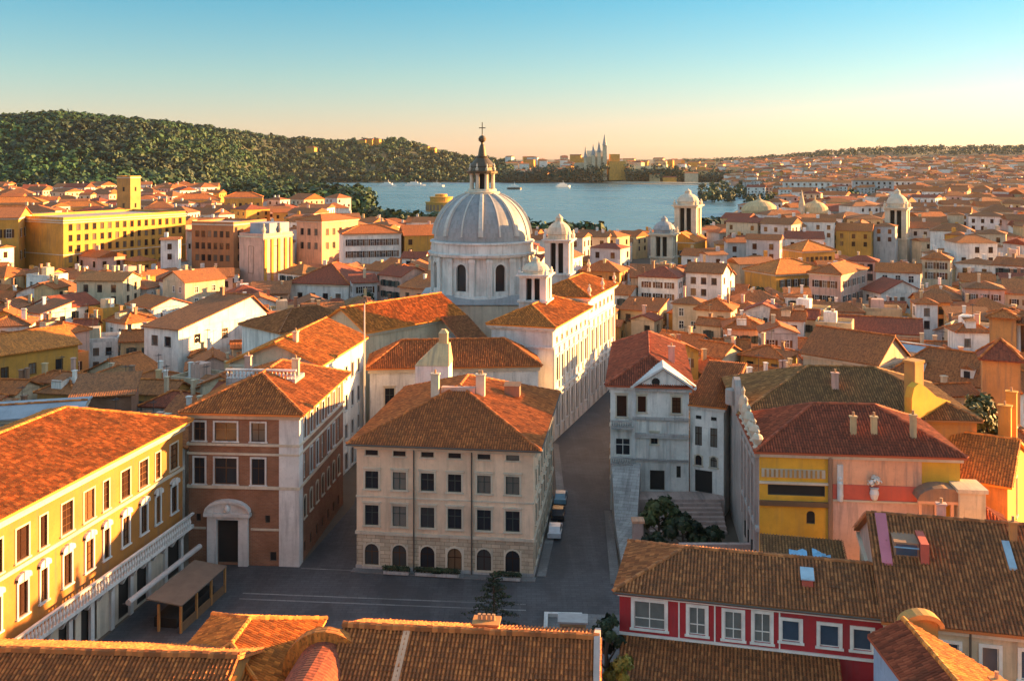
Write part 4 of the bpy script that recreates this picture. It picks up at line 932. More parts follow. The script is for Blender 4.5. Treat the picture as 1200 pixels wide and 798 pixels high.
# terrace, ramp and steps in front of it
t = thing('terrace', 'stone terrace with pink steps and sloping white ramp wall below the white gabled palazzo', 'terrace', (13.2, 126, 0))
m = MB(); m.box(2.2, 5.0, 0, 15.2, 8.2, 3.0); m.build('platform', MATS['pinkstone'], t)
for k in range(7): m = MB(); m.box(4.6, 5.0-(k+1)*.62, 0, 14.6, 5.0-k*.62-.003, 3.0-(k+1)*.38); m.build('step', MATS['pinkstone'], t)
m = MB(); q = [(0, -8), (1.3, -8), (2.19, -1), (2.19, 8.2), (3.6, 8.6), (.6, 8.6), (.3, 0)]; zz = [1.0, 1.0, 2.2, 6.4, 7.0, 6.8, 2.0]
q = [(-.2, -9), (1.2, -9), (2.9, 0), (4.4, 8.3), (.5, 8.6), (.0, 0)]; zz = [.6, .6, 2.4, 6.8, 6.4, 2.0]
top = [(*p, z_) for p, z_ in zip(q, zz)]; bot = [(*p, 0) for p in q]
m.poly([top[0], top[1], top[2], top[5]]); m.poly([top[5], top[2], top[3], top[4]])
for i in range(6): m.poly([bot[i], bot[(i+1) % 6], top[(i+1) % 6], top[i]])
m.build('ramp_wall', MATS['stone_blocks'], t); FOOT.append([Vector((13, 112)), Vector((28.5, 112)), Vector((28.5, 134)), Vector((13, 134))])
m = MB(); m.box(6.0, -13.5, 0, 14.6, -12.9, 4.2); m.box(3.2, -13.4, 0, 3.9, -4, 1.5); m.build('garden_wall', MATS['pinkstone'], t)
t = thing('brick_pier', 'pinkish brick pier with flat cap beside the terrace shrubs', 'pier', (15.2, 118.6, 0)); m = MB(); m.box(-.6, -.6, 0, .6, .6, 4.6); m.build('pier', MATS['pinkstone'], t); m = MB(); m.box(-.75, -.75, 4.602, .75, .75, 4.9); m.build('cap', MATS['wall_salmon'], t)
tree('shrub', 'tall round dark green shrub on the terrace below the white palazzo', 18.2, 121.5, 0, 6.0, 2.6, 'leaves_mid', 2200, .2, 'terrace shrubs')
tree('shrub', 'spreading dark shrub right of the round terrace shrub', 20.8, 119.5, 0, 4.6, 2.6, 'leaves_dark', 1800, .2, 'terrace shrubs')
tree('shrub', 'low brownish shrub beside the brick pier on the terrace', 17.2, 117.5, 0, 3.2, 1.8, 'leaves_dark', 1000, .18, 'terrace shrubs')
tree('shrub', 'low dark shrub at the foot of the ruined church front', 24.0, 119.0, 0, 3.4, 2.0, 'leaves_dark', 1100, .18, 'terrace shrubs')

# ------------------------------------------------------------------ block right of the terrace: ruined front, yellow and salmon fronts, two roofs
A, B = Vector((26.6, 105.6)), Vector((47.2, 103.4))
b = Bld('baroque_block', 'yellow and salmon block with carved grey side front and dark red hipped roof', 'building', A, B, 14); L = b.L
b.win('f', 3.9, 12.25, 6.0, 1.15, 'void'); b.win('f', 5.4, 9.3, .9, 1.4, 'void', True)
b.win('f', 18.6, 10.2, 1.2, 1.9, 'void')
b.walls(0, 16.7, stucco('deep_yellow', (.74, .38, .035), .35), 'frb')
b.walls(0, 16.7, MATS['ruin_stone'], 'l', 'side_front')
b.band('f', .25, 6.9, 14.2, 15.1, .1, MATS['stone_warm'], 'frieze'); b.band('f', 0, 7.2, 11.2, 11.7, .35, MATS['wood'], 'ledge'); b.band('f', 0, 7.2, 13.5, 13.75, .2, MATS['stone_cream'], 'string_course')
for k in range(13): b.band('f', .55+k*.48, .75+k*.48, 14.25, 15.05, .2, MATS['wall_ochre'], 'bracket')
b.band('f', 7.2, 7.6, 0, 16.6, .3, MATS['wall_brown'], 'pier')
b.band('f', 7.65, 16.8, 13.7, 16.5, .14, W('salmon'), 'salmon_panel', -.004); b.band('f', 7.65, 16.8, 12.1, 13.697, .2, MATS['red_band'], 'red_band', -.004); b.band('f', 7.65, 18.0, 5, 11.9, .14, W('pink'), 'pink_panel', -.004); b.band('f', 7.65, 18.2, 11.903, 12.09, .3, MATS['stone_cream'], 'string_course', -.004)
b.ring(16.4, 16.75, .3, MATS['stone_cream'], 'cornice', sides='frb')
ro, zr = b.roof('hip', 17.0, .46, RG('dark red'), .6, True, .19)
m = MB(); m.lathe(11.9, -.35, [(.2, 12.2), (.35, 12.35), (.5, 12.9), (.38, 13.4), (.5, 13.5)], 10); um_ = m.build('urn', MATS['stone_white'], b.root)
cs = np.array([(11.6, -.4, 14.0), (12.2, -.4, 14.2), (11.9, -.5, 14.5)]); V, Fc, U = leaves(cs, np.array([.5, .5, .45]), 70, .12); obj('flowers', np_mesh('flowers', V, Fc, U, MATS['white_paint']), um_)
m = MB(); m.box(8.1, -.4, 12.0, 8.7, -.145, 15.8); m.lathe(8.4, -.45, [(.25, 12.0), (.32, 12.6), (.22, 13.3), (.3, 13.9), (.12, 14.1), (.18, 14.4), (0, 14.6)], 9); m.build('statue_niche', MATS['stone_white'], b.root)
m = MB(); n = 8                                                     # balcony with curved canopy at the right end
for i in range(n):
    t0, t1 = math.pi*i/n, math.pi*(i+1)/n; x0, x1 = 18.4-2.6*math.cos(t0), 18.4-2.6*math.cos(t1); z0, z1 = 13.0+1.3*math.sin(t0), 13.0+1.3*math.sin(t1)
    m.poly([(x0, -2.2, z0), (x1, -2.2, z1), (x1, .0, z1), (x0, .0, z0)]); m.poly([(x0, -2.2, 12.9), (x1, -2.2, 12.9), (x1, -2.2, z1), (x0, -2.2, z0)])
m.build('canopy', MATS['wall_brown'], b.root)
m = MB(); m.box(15.8, -2.2, 9.2, 21.0, -.004, 9.6); m.box(15.8, -2.2, 12.6, 21.2, -1.95, 12.9)
for k in range(4): m.box(15.9+k*1.6, -2.15, 9.602, 16.2+k*1.6, -1.9, 12.597)
m.box(15.8, -2.2, 10.4, 21, -2.1, 10.55); m.build('balcony', W('salmon'), b.root)
m = MB(); m.box(19.8, -2.6, 5, 22.4, .6, 14.0); m.box(19.6, -2.8, 14.003, 22.6, .8, 14.4); m.box(20.3, -2.63, 10.3, 21.4, -2.55, 12.4, 0); m.build('corner_turret', W('cream'), b.root)
for u_, v_ in ((10.4, 2.5), (12.6, 2.6), (16.6, 2.2)): b.chimney(u_, v_, 17.8, 20.6 if u_ > 16 else 20.2, .62, 'wall_buff')
# carved left front: tall blind arches, half columns, scrolled crest along the top
for k in range(5):
    o = 1.2+k*2.9
    b.band('l', o-.35, o+.35, 6, 16.3, .4, MATS['ruin_stone'], 'half_column', -.004)
    if k < 4: b.band('l', o+.75, o+2.15, 9.5, 14.6, .08, MATS['dark_void'], 'blind_window', -.004); b.band('l', o+.55, o+2.35, 14.8, 15.2, .35, MATS['ruin_stone'], 'hood', -.004); b.band('l', o+.9, o+1.9, 3.5, 6.5, .08, MATS['dark_void'], 'blind_window', -.004)
b.band('l', -.2, 14.2, 8.2, 8.7, .35, MATS['stone_blocks'], 'ledge', -.004); b.band('l', -.3, 14.3, 16.3, 16.9, .6, MATS['ruin_stone'], 'cornice', -.004)
m = MB()                                                            # crest: scrolls and urns of carved stone
for k, (v_, h_) in enumerate(((.4, 1.7), (3.0, 2.2), (5.4, 1.6), (7.6, 2.6), (10.0, 3.0), (12.6, 3.6))):
    m.lathe(-.1, v_, [(.5, 16.9), (.55, 17.3), (.25, 17.5), (.6, 17.5+h_*.4), (.45, 17.5+h_*.6), (.15, 17.5+h_*.7), (.25, 17.5+h_*.85), (0, 17.5+h_)], 9)
    pts_ = [(-.1, v_+1.1+.75*math.cos(t)*(1-t/9), 17.6+.75*math.sin(t)*(1-t/9)) for t in [i*.5 for i in range(14)]]; m.tube(pts_, [.3-.015*i for i in range(14)], 6)
m.box(-.4, 0, 16.903, .15, 13.9, 17.3); m.build('crest', MATS['stone_warm'], b.root)
b.place_windows(); LAND.append(('the yellow and salmon block', 1000, 550))
b2 = Bld('baroque_church', 'olive tiled hipped roof building behind the yellow and salmon block', 'building', (28.3, 120.3), (55.5, 117.2), 19)
b2.walls(0, 17, MATS['ruin_stone'], 'l', 'side_front'); b2.walls(0, 17, W('ochre'), 'frb'); b2.roof('hip', 17.2, .40, RG('olive brown'), .6, True, .2)
m = MB(); r_ = 2.8
for i in range(10):
    t0, t1 = math.pi*i/10, math.pi*(i+1)/10; a0, a1 = 3.2-2.9*math.cos(t0), 3.2-2.9*math.cos(t1); z0, z1 = 16.8+4.2*math.sin(t0), 16.8+4.2*math.sin(t1)
    m.poly([(-.75, a0, 16.8), (-.75, a0, z0), (-.75, a1, z1), (-.75, a1, 16.8)]); m.poly([(-.75, a0, z0), (.0, a0, z0), (.0, a1, z1), (-.75, a1, z1)]); m.poly([(.0, a0, 16.8), (.0, a1, 16.8), (.0, a1, z1), (.0, a0, z0)])
m.lathe(-.8, 3.2, [(0, 17.6), (1.0, 17.6), (1.0, 19.4), (0, 19.5)], 10); m.build('curved_gable', MATS['ruin_stone'], b2.root)
b2.chimney(12, 5, 18.5, 21.3, .8, 'wall_pink')
# yellow firewall with its chimney block
t = thing('firewall', 'bright yellow curved firewall with square chimney block behind the dark red roof', 'wall', (47.6, 116.5, 0), R(33))
m = MB(); prof = [(-.2, 12), (7.5, 12), (7.5, 18.6), (4.6, 19.6), (2.5, 21.0), (1.2, 21.6), (.3, 21.2), (-.2, 20)]
m.poly([(x, 0, z_) for x, z_ in prof]); m.poly([(x, 1.0, z_) for x, z_ in reversed(prof)])
for i in range(len(prof)): p, q = prof[i], prof[(i+1) % len(prof)]; m.poly([(p[0], 0, p[1]), (p[0], 1.0, p[1]), (q[0], 1.0, q[1]), (q[0], 0, q[1])])
m.box(-.1, .01, 0, 7.4, .99, 12); m.build('wall', stucco('bright_yellow', (.68, .35, .03), .3), t)
m = MB(); m.box(2.0, 1.1, 14, 3.7, 2.6, 23.6); m.box(1.85, 1.02, 23.602, 3.85, 2.75, 23.9); m.build('chimney', W('ochre'), t)

# ------------------------------------------------------------------ foreground right: red house, big tiled roof, lower roof, corner roof
A, B = P(726, 692.5, 11.3), P(1036, 724, 11.3)
b = Bld('town_house', 'red painted house with white framed windows under a brown tiled roof, lower right', 'house', A, B, 10.4); L = b.L
x = lambda px: L*(px-726)/(1036-726)*(1.0)
b.win('f', x(763), 8.35, 2.6, 2.3, 'red'); b.win('f', x(821), 8.3, 1.35, 2.3, 'red'); b.win('f', x(864), 8.25, 1.4, 2.3, 'red'); b.win('f', x(898), 8.25, 1.3, 2.4, 'red'); b.win('f', x(931), 8.6, 1.4, 1.7, 'reddark'); b.win('f', x(975), 8.5, 1.5, 1.75, 'reddark'); b.win('f', x(1012), 8.5, 1.4, 1.7, 'reddark')
b.walls(0, 11.25, MATS['red_paint']); b.ring(10.95, 11.12, .14, MATS['white_paint'], 'eaves_board', sides='f'); b.ring(11.123, 11.3, .3, MATS['red_paint'], 'eaves', sides='frl'); b.band('f', 0, L, 7.72, 7.9, .2, MATS['white_paint'], 'sill_board')
for k in (799, 842, 918): b.band('f', x(k)-.06, x(k)+.06, 7.9, 10.9, .06, MATS['white_paint'], 'strip')
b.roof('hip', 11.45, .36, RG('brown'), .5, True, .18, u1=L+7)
m = MB(); u_ = x(952); m.box(u_-.45, 2.0, 11.8, u_+.45, 3.2, 13.05); sk = m.build('skylight', MATS['red_band'], b.root)
m = MB(); m.tube([(-.5, -.56, 11.36), (L, -.56, 11.36)], .09, 6); m.build('gutter', MATS['pipe'], b.root)
m = MB(); m.poly([(u_-.55, 1.9, 13.06), (u_+.55, 1.9, 13.06), (u_+.55, 3.4, 13.5), (u_-.55, 3.4, 13.5)]); m.poly([(u_-.55, 3.4, 13.4), (u_+.55, 3.4, 13.4), (u_+.55, 1.9, 12.96), (u_-.55, 1.9, 12.96)]); m.poly([(u_-.55, 1.9, 12.96), (u_+.55, 1.9, 12.96), (u_+.55, 1.9, 13.06), (u_-.55, 1.9, 13.06)]); m.build('glazing', MATS['sky_glass'], sk)
b.place_windows(); RA, RU, RV, RANG = b.A, b.uv, b.vv, b.ang
b = Bld('lean_to', 'low brown tiled lean-to roof below the red house windows', 'lean-to', RA-RV*8.2+RU*.4, RA-RV*8.2+RU*17.6, 8.0)
b.walls(0, 5.0, W('buff')); b.roof('shed', 5.0, .32, RG('brown'), .15, True, th=.15); 
A, B = RA+RU*21.5+RV*-.6, RA+RU*38+RV*-.6
b = Bld('town_house', 'cream house under the biggest brown tiled roof, lower right corner', 'house', A, B, 19.5); L = b.L
for u_ in (1.9, 4.7, 7.6, 10.4, 13.4): b.win('f', u_, 7.9, 1.2, 2.2, 'reddark'); b.win('f', u_, 3.5, 1.2, 2.2, 'reddark')
b.walls(0, 11.2, W('cream')); b.ring(10.9, 11.25, .3, MATS['stone_cream'], 'cornice'); b.roof('gable', 11.45, .50, RG('brown'), .5, True, .18, wallmat=W('pink')); b.place_windows()
m = MB(); m.tube([(6.1, -.25, 1), (6.1, -.25, 11.2)], .1); m.build('drainpipe', MATS['pipe'], b.root)
sz = lambda v: 11.45+.50*(v+.5)
m = MB(); m.poly([(.2, 4.6, sz(4.6)+.22), (.2, 9.6, sz(9.6)+.22), (1.15, 9.6, sz(9.6)+.22), (1.05, 4.6, sz(4.6)+.22)][::-1]); m.poly([(.4, 4.6, sz(4.6)-.1), (1.05, 4.6, sz(4.6)-.1), (1.05, 4.6, sz(4.6)+.22), (.4, 4.6, sz(4.6)+.22)]); m.poly([(1.05, 4.6, sz(4.6)-.1), (1.15, 9.6, sz(9.6)-.1), (1.15, 9.6, sz(9.6)+.22), (1.05, 4.6, sz(4.6)+.22)]); m.build('pink_parapet', MATS['pink_paint'], b.root)
m = MB(); m.box(1.3, 5.6, sz(5.6)-.3, 3.3, 9.4, sz(6.9)+.55); rd = m.build('roof_dormer', MATS['wall_brown'], b.root)
m = MB(); m.box(1.45, 5.55, sz(5.6)+.15, 3.15, 5.597, sz(6.9)+.4); m.build('glazing', MATS['glass_blue'], rd); m = MB(); m.box(1.3, 5.5, sz(6.9)+.1, 3.3, 5.546, sz(6.9)+.2); m.build('bar', MATS['blue_tarp'], rd); m = MB(); m.box(3.35, 5.0, sz(5)-.1, 4.0, 9.5, sz(7.8)+.3); m.build('red_cheek', MATS['red_band'], rd)
m = MB(); m.poly([(10.2, 5.2, sz(5.2)+.2), (10.8, 5.2, sz(5.2)+.2), (10.8, 7.8, sz(7.8)+.2), (10.2, 7.8, sz(7.8)+.2)]); m.poly([(10.2, 5.2, sz(5.2)), (10.8, 5.2, sz(5.2)), (10.8, 5.2, sz(5.2)+.2), (10.2, 5.2, sz(5.2)+.2)]); m.poly([(10.2, 7.8, sz(7.8)), (10.2, 5.2, sz(5.2)), (10.2, 5.2, sz(5.2)+.2), (10.2, 7.8, sz(7.8)+.2)]); m.poly([(10.8, 5.2, sz(5.2)), (10.8, 7.8, sz(7.8)), (10.8, 7.8, sz(7.8)+.2), (10.8, 5.2, sz(5.2)+.2)]); m.build('skylight', MATS['sky_glass'], b.root)
b.chimney(11.2, 8.2, 15.4, 17.2, .6, 'wall_orange'); b.chimney(6, 11, 16.0, 17.4, .7, 'wall_pink')
LAND.append(('the red house', 850, 690))
b = Bld('town_house', 'dark tiled low house with blue tarpaulin behind the red house roof', 'house', RA+RV*11.2+RU*12.2, RA+RV*11.2+RU*19.5, 8)
b.walls(0, 9.3, W('brown')); b.roof('shed', 9.5, .07, RG('olive brown'), .3, True)
for k, (u_, v_) in enumerate(((2.4, 3.0), (4.6, 3.6))):
    tp = thing('tarpaulin', ('crumpled light blue tarpaulin on the dark roof behind the red house', 'small light blue tarpaulin scrap at the right of the dark low roof')[k], 'tarpaulin'); m = MB()
    pt = lambda u, v: (*(b.A+b.uv*u+b.vv*v), 9.5+.07*(v+.3)+.25+.1*math.sin(u*5+v*3))
    for i in range(4):
        for j in range(4):
            q = [(u_+(i+a)*.42, v_+(j+c)*.42+.1*i) for a, c in ((0, 0), (1, 0), (1, 1), (0, 1))]
            if k == 1 and i+j > 3: continue
            m.poly([pt(*p) for p in q]); m.poly([(*pt(*p)[:2], pt(*p)[2]-.12) for p in reversed(q)])
    m.build('sheet', MATS['blue_tarp'], tp)
b = Bld('town_house', 'low russet roofed house at the right edge beside the yellow gabled house', 'house', RA+RU*38.5+RV*4.0, RA+RU*52+RV*4.0, 13)
b.walls(0, 11.0, W('buff')); b.roof('gable', 11.2, .4, RG('russet'), .4, True, .17, wallmat=W('buff'))
# bottom right corner house, its ridge running towards the viewer, curved yellow gable at the back
b = Bld('town_house', 'blue-walled house with red roof and curved yellow gable, bottom right corner', 'house', (26.9, 52), (36.5, 52), 21.0)
b.walls(0, 11.0, MATS['blue_wall'], 'l', 'side_wall'); b.walls(0, 9.0, W('buff'), 'frb')
m = MB(); tl = [(-.35, 0, 12.7), (2.3, 0, 13.9), (2.3, 21.3, 13.9), (-.35, 21.3, 12.7)]; tr = [(2.3, 0, 13.9), (10.0, 0, 9.9), (10.0, 18.5, 9.9), (2.3, 21.3, 13.9)]
tiles(m, tl); m.poly([(x_, y_, z_-.25) for x_, y_, z_ in reversed(tl)], 0, [(.3, .3)]*4); m.poly([(-.35, 21.3, 12.45), (-.35, 0, 12.45), (-.35, 0, 12.7), (-.35, 21.3, 12.7)], 0, [(.3, .3)]*4); m.build('red_roof', RG('dark red'), b.root)
m = MB(); tiles(m, tr); m.poly([(x_, y_, z_-.25) for x_, y_, z_ in reversed(tr)], 0, [(.3, .3)]*4); m.build('orange_roof', RG('orange'), b.root)  # right slope tiles brighter orange: its sunlit look is in the colour
m = MB(); ridge_caps(m, (2.3, 0, 13.9), (2.3, 21.3, 13.9), .2); m.build('ridge_tiles', RG('orange'), b.root)
m = MB(); m.box(.0, 0, 11.0, .3, 21, 12.5); m.build('side_wall_top', MATS['blue_wall'], b.root)
m = MB(); n = 10
for i in range(n):
    t0, t1 = math.pi*i/n, math.pi*(i+1)/n; o0, o1 = (3.9-1.6*math.cos(t0), 13.1+1.05*math.sin(t0)), (3.9-1.6*math.cos(t1), 13.1+1.05*math.sin(t1)); i0, i1 = (3.9-1.25*math.cos(t0), 13.1+.7*math.sin(t0)), (3.9-1.25*math.cos(t1), 13.1+.7*math.sin(t1))
    m.poly([(o0[0], 21.4, o0[1]), (o1[0], 21.4, o1[1]), (o1[0], 22.6, o1[1]), (o0[0], 22.6, o0[1])]); m.poly([(i0[0], 21.4, i0[1]), (i1[0], 21.4, i1[1]), (o1[0], 21.4, o1[1]), (o0[0], 21.4, o0[1])]); m.poly([(i0[0], 21.9, 12.2), (i1[0], 21.9, 12.2), (i1[0], 21.9, i1[1]), (i0[0], 21.9, i0[1])]); m.poly([(i0[0], 21.4, i0[1]), (i0[0], 21.9, i0[1]), (i1[0], 21.9, i1[1]), (i1[0], 21.4, i1[1])])
    m.poly([(o0[0], 22.6, 11), (o0[0], 22.6, o0[1]), (o1[0], 22.6, o1[1]), (o1[0], 22.6, 11)])
m.build('curved_gable', W('ochre'), b.root)
b.chimney(5.0, 12.6, 11.6, 13.9, .7, 'wall_orange')
LAND.append(('the blue-walled corner house', 1090, 760))
# ------------------------------------------------------------------ foreground left and centre roofs
b = Bld('town_house', 'brown tiled foreground roof, bottom centre, with pinkish end parapet', 'house', (-12.9, 67.6), (5.3, 65.8), 13)
b.walls(0, 10.0, W('pink')); b.roof('gable', 10.2, .40, RG('russet'), .5, True, .3, wallmat=W('pink'))
m = MB(); m.prism([(b.L+.1, -.6), (b.L+.55, -.6), (b.L+.55, 13.6), (b.L+.1, 13.6)], 8, 10.4)
for s_ in (0, 1):
    v0, v1 = (-.6, 6.5) if s_ == 0 else (13.6, 6.5); z0, z1 = 10.4, 13.35
    q = [(b.L+.1, v0, z0), (b.L+.55, v0, z0), (b.L+.55, v1, z1), (b.L+.1, v1, z1)]; m.poly(q); m.poly([(b.L+.1, v0, z0), (b.L+.1, v1, z1), (b.L+.1, v1, 10.4)]); m.poly([(b.L+.55, v0, z0), (b.L+.55, v1, z1), (b.L+.55, v1, 10.4)])
m.build('end_parapet', MATS['pinkstone'], b.root)
m = MB(); m.poly([(4.2, -.5, 10.36), (4.7, -.5, 10.36), (4.7, 6.5, 13.14), (4.2, 6.5, 13.14)]); m.poly([(4.2, -.5, 10.0), (4.2, -.5, 10.36), (4.2, 6.5, 13.14), (4.2, 6.5, 12.8)]); m.poly([(4.7, -.5, 10.0), (4.7, 6.5, 12.8), (4.7, 6.5, 13.14), (4.7, -.5, 10.36)]); m.build('mortar_strip', W('salmon'), b.root)
b.chimney(10.2, 8.2, 11.5, 13.0, 1.9, 'wall_orange', 4)
b = Bld('town_house', 'brown tiled foreground roof in the bottom left corner', 'house', (-53, 65), (-20.3, 63.2), 13)
b.walls(0, 9.9, W('ochre')); b.roof('gable', 10.1, .40, RG('russet'), .5, True, .3, wallmat=W('ochre'))
b = Bld('town_house', 'small house with half red half orange tiled roof at the bottom of the square', 'house', (-26.3, 70.6), (-17.2, 69.9), 13.2)
b.walls(0, 9.0, W('ochre')); b.roof('hip', 9.2, .42, RG('orange'), .4, True, .2)
# barrel-vaulted roof with orange rim, and small walls and pots beside it
b = Bld('vaulted_house', 'house with red barrel roof and orange rim left of the bottom centre roof', 'house', (-17.4, 58), (-13.0, 57.6), 15.5)
b.walls(0, 9.8, W('orange')); m = MB(); rim = MB(); n = 12; c = b.L/2
for i in range(n):
    t0, t1 = math.pi*i/n, math.pi*(i+1)/n; a0, a1 = (c-2.3*math.cos(t0), 10+2.5*math.sin(t0)), (c-2.3*math.cos(t1), 10+2.5*math.sin(t1))
    m.poly([(a0[0], -.3, a0[1]), (a1[0], -.3, a1[1]), (a1[0], 15, a1[1]), (a0[0], 15, a0[1])])
    o0, o1 = (c-3.3*math.cos(t0), 10+3.2*math.sin(t0)), (c-3.3*math.cos(t1), 10+3.2*math.sin(t1))
    for v0, v1 in ((15.003, 15.9),):
        rim.poly([(o0[0], v0, o0[1]), (o1[0], v0, o1[1]), (o1[0], v1, o1[1]), (o0[0], v1, o0[1])]); rim.poly([(a0[0], v0, 9), (a1[0], v0, 9), (o1[0], v0, o1[1]), (o0[0], v0, o0[1])]); rim.poly([(a0[0], v1, 9), (o0[0], v1, o0[1]), (o1[0], v1, o1[1]), (a1[0], v1, 9)])
m.build('barrel_roof', RF('dark red'), b.root); rim.build('arched_rim', RF('orange'), b.root)
for k, (x_, y_, lab) in enumerate(((-19.6, 66, 'small dark weathered stone wall beside the barrel roof'), (-21.2, 67.5, 'curved yellow garden wall right of the bottom left roof'))):
    t = thing('garden_wall', lab, 'wall', (x_, y_, 0)); m = MB()
    if k == 0: m.box(-.9, -3, 0, .9, 2, 10.6); m.box(-1.0, -3.1, 10.602, 1.0, 2.1, 10.8); m.build('wall', MATS['ruin_stone'], t)
    else: 
        for i in range(6): t0 = i*.26; m.prism([(-.4+2.6*math.sin(t0)*.5, -4+i*1.1), (.3+2.6*math.sin(t0)*.5, -4+i*1.1), (.3+2.6*math.sin(t0+.26)*.5, -2.9+i*1.1), (-.4+2.6*math.sin(t0+.26)*.5, -2.9+i*1.1)], 0, 9.6+.35*i)
        m.build('wall', W('yellow'), t)
t = thing('conifer_tree', 'small spiky dark tree standing on the square in front of the cream palazzo', 'tree', (-1.9, 99, 0))
m = MB(); m.tube([(0, 0, -.1), (.1, 0, 3), (.05, .1, 6.6)], [.2, .14, .04], 7); cs, rs = [], []
for i in range(58):
    z0 = 1.2+5.0*(i/58)**.9; a = i*2.4+random.uniform(-.3, .3); L_ = (3.3-2.9*(i/58))*random.uniform(.75, 1.15); q = [(.08, .05, z0)]
    for k in (1, 2, 3): q.append((.08+L_*k/3*math.cos(a), .05+L_*k/3*math.sin(a), z0+L_*(.20*k/3-.32*(k/3)**2)+.25*k/3))
    m.tube(q, [.05, .035, .025, .012], 4)
    for k in range(5): f_ = .35+.65*k/4; cs.append((.08+L_*f_*math.cos(a), .05+L_*f_*math.sin(a), z0+L_*(.20*f_-.32*f_*f_)+.25*f_)); rs.append(.26)
m.build('trunk', MATS['bark'], t); V, Fc, U = leaves(np.array(cs), np.array(rs), 11, .07, .8); obj('crown', np_mesh('crown', V, Fc, U, MATS['leaves_dark']), t)
tree('tree', 'dark green tree top rising between the bottom centre roof and the red house', 8.0, 83, 0, 9.6, 1.9, 'leaves_dark', 2200, .16)
tree('tree', 'bright yellow-green bushy tree left of the low brown lean-to roof', 8.2, 75.5, 0, 10.0, 1.6, 'leaves_yellow', 2400, .13)
t = thing('kiosk', 'small tan kiosk with two openings on the pale paving', 'kiosk', (6.1, 98.5, 0), R(-5)); m = MB(); m.box(-1.3, -.8, 0, 1.3, .8, 2.1); m.build('body', W('buff'), t); m = MB(); m.box(-1.5, -1.0, 2.103, 1.5, 1.0, 2.3); m.build('roof', MATS['white_canvas'], t)
for u_ in (-.65, .65): m = MB(); m.box(u_-.42, -.83, .9, u_+.42, -.802, 1.8); m.build('hatch', MATS['wall_brown'], t)
t = thing('low_wall', 'low white stone wall edging the pale paving beside the kiosk', 'wall', (3.3, 98, 0), R(-3)); m = MB(); m.box(-.2, -6, 0, .2, 6, .4); m.box(.203, 5.6, 0, 3.8, 6, .4); m.build('wall', MATS['stone_white'], t)
# parked cars
def car(label, x, y, rz, paint):
    t = thing('parked_car', label, 'car', (x, y, .02), rz, 'cars parked along the kerb')
    prof = [(-2.05, .3), (2.0, .3), (2.08, .65), (1.95, .85), (1.0, .98), (.45, 1.42), (-1.1, 1.45), (-1.85, 1.0), (-2.1, .9)]
    m = MB(); wdt = .85
    tp = lambda z: wdt*(1 if z < 1.0 else .82)
    m.poly([(x_, -tp(z_), z_) for x_, z_ in prof]); m.poly([(x_, tp(z_), z_) for x_, z_ in reversed(prof)])
    for i in range(len(prof)): p, q = prof[i], prof[(i+1) % len(prof)]; m.poly([(p[0], -tp(p[1]), p[1]), (p[0], tp(p[1]), p[1]), (q[0], tp(q[1]), q[1]), (q[0], -tp(q[1]), q[1])])
    m.build('body', paint, t)
    m = MB(); m.poly([(.98, -.72, 1.0), (.98, .72, 1.0), (.5, .64, 1.4), (.5, -.64, 1.4)]); m.v = [(a+.03, c_, d+.02) for a, c_, d in m.v]; m.build('windscreen', MATS['glass'], t)
    for s_ in (-1, 1):
        m = MB(); m.poly([(-1.5, s_*.80, 1.02), (.8, s_*.80, 1.02), (.42, s_*.725, 1.36), (-1.1, s_*.725, 1.36)]); m.v = [(a, c_+s_*.03, d) for a, c_, d in m.v]; m.build('side_window', MATS['glass'], t)
        for x_ in (-1.3, 1.3):
            m = MB(); m.lathe(0, 0, [(0, -.1), (.32, -.1), (.32, .1), (0, .1)], 14); m.v = [(a+x_, d+s_*.8, c_+.32) for a, c_, d in m.v]; wh = m.build('wheel', MATS['iron'], t)
        m = MB(); m.box(1.98, s_*.6-.15, .6, 2.1, s_*.6+.15, .75); m.build('headlight', MATS['white_paint'], t)
plain('paint_white', (.7, .7, .72), .25); plain('paint_blue', (.25, .38, .46), .25); plain('paint_dark', (.03, .03, .035), .25)
car('white car parked beside the cream palazzo corner', 5.55, 126.5, R(84), MATS['paint_white']); car('pale blue car parked farther up the street', 6.9, 139, R(84), MATS['paint_blue']); car('black car parked between the white and the pale blue car', 6.25, 132.8, R(84), MATS['paint_dark'])
# ------------------------------------------------------------------ middle distance: buildings one can pick out
def simple(name, label, cat, A, B, d, h, wall, roof, typ='hip', pitch=.42, rows=(), nf=4, nr=3, ww=(1.1, 1.8), kind='white', ov=.6, nl=0, ridge=None, land=None, corn=True, wallm=None, small=True, group=None, geo=False):
    b = Bld(name, label, cat, A, B, d, group); wm = wallm or W(wall)
    for z in rows:
        for u in even(b.L, nf): b.win('f', u, z, ww[0], ww[1], kind)
        for u in (even(d, nr) if nr else []): b.win('r', u, z, ww[0], ww[1], kind)
        for u in (even(d, nl) if nl else []): b.win('l', u, z, ww[0], ww[1], kind)
    b.walls(0, h-.05, wm)
    if corn: b.ring(h-.5, h-.02, .3, MATS['stone_cream'], 'cornice')
    if typ == 'flat':
        b.roof('flat', h+.02, 0, RF(roof), -.3); b.ring(h, h+.9, .0, wm, 'parapet', .3)
    else: b.roof(typ, h+.2, pitch, RG(roof) if geo else RF(roof), ov, geo, wallmat=wm, ridge=ridge, cap=.2)
    b.place_windows(small)
    if land: LAND.append((land, *PX(*(Vector(A)+Vector(B))/2, h)))
    return b
b = simple('town_house', 'big plain white house with one long brown roof slope, left of the middle', 'house', (-78.7, 210), (-69.8, 205.4), 27, 12.8, 'white', 'brown', 'gable', .2, (9.2,), 2, 3, (1.5, 1.9), 'brown', ridge=.8, land='the big white sloping house', corn=False)
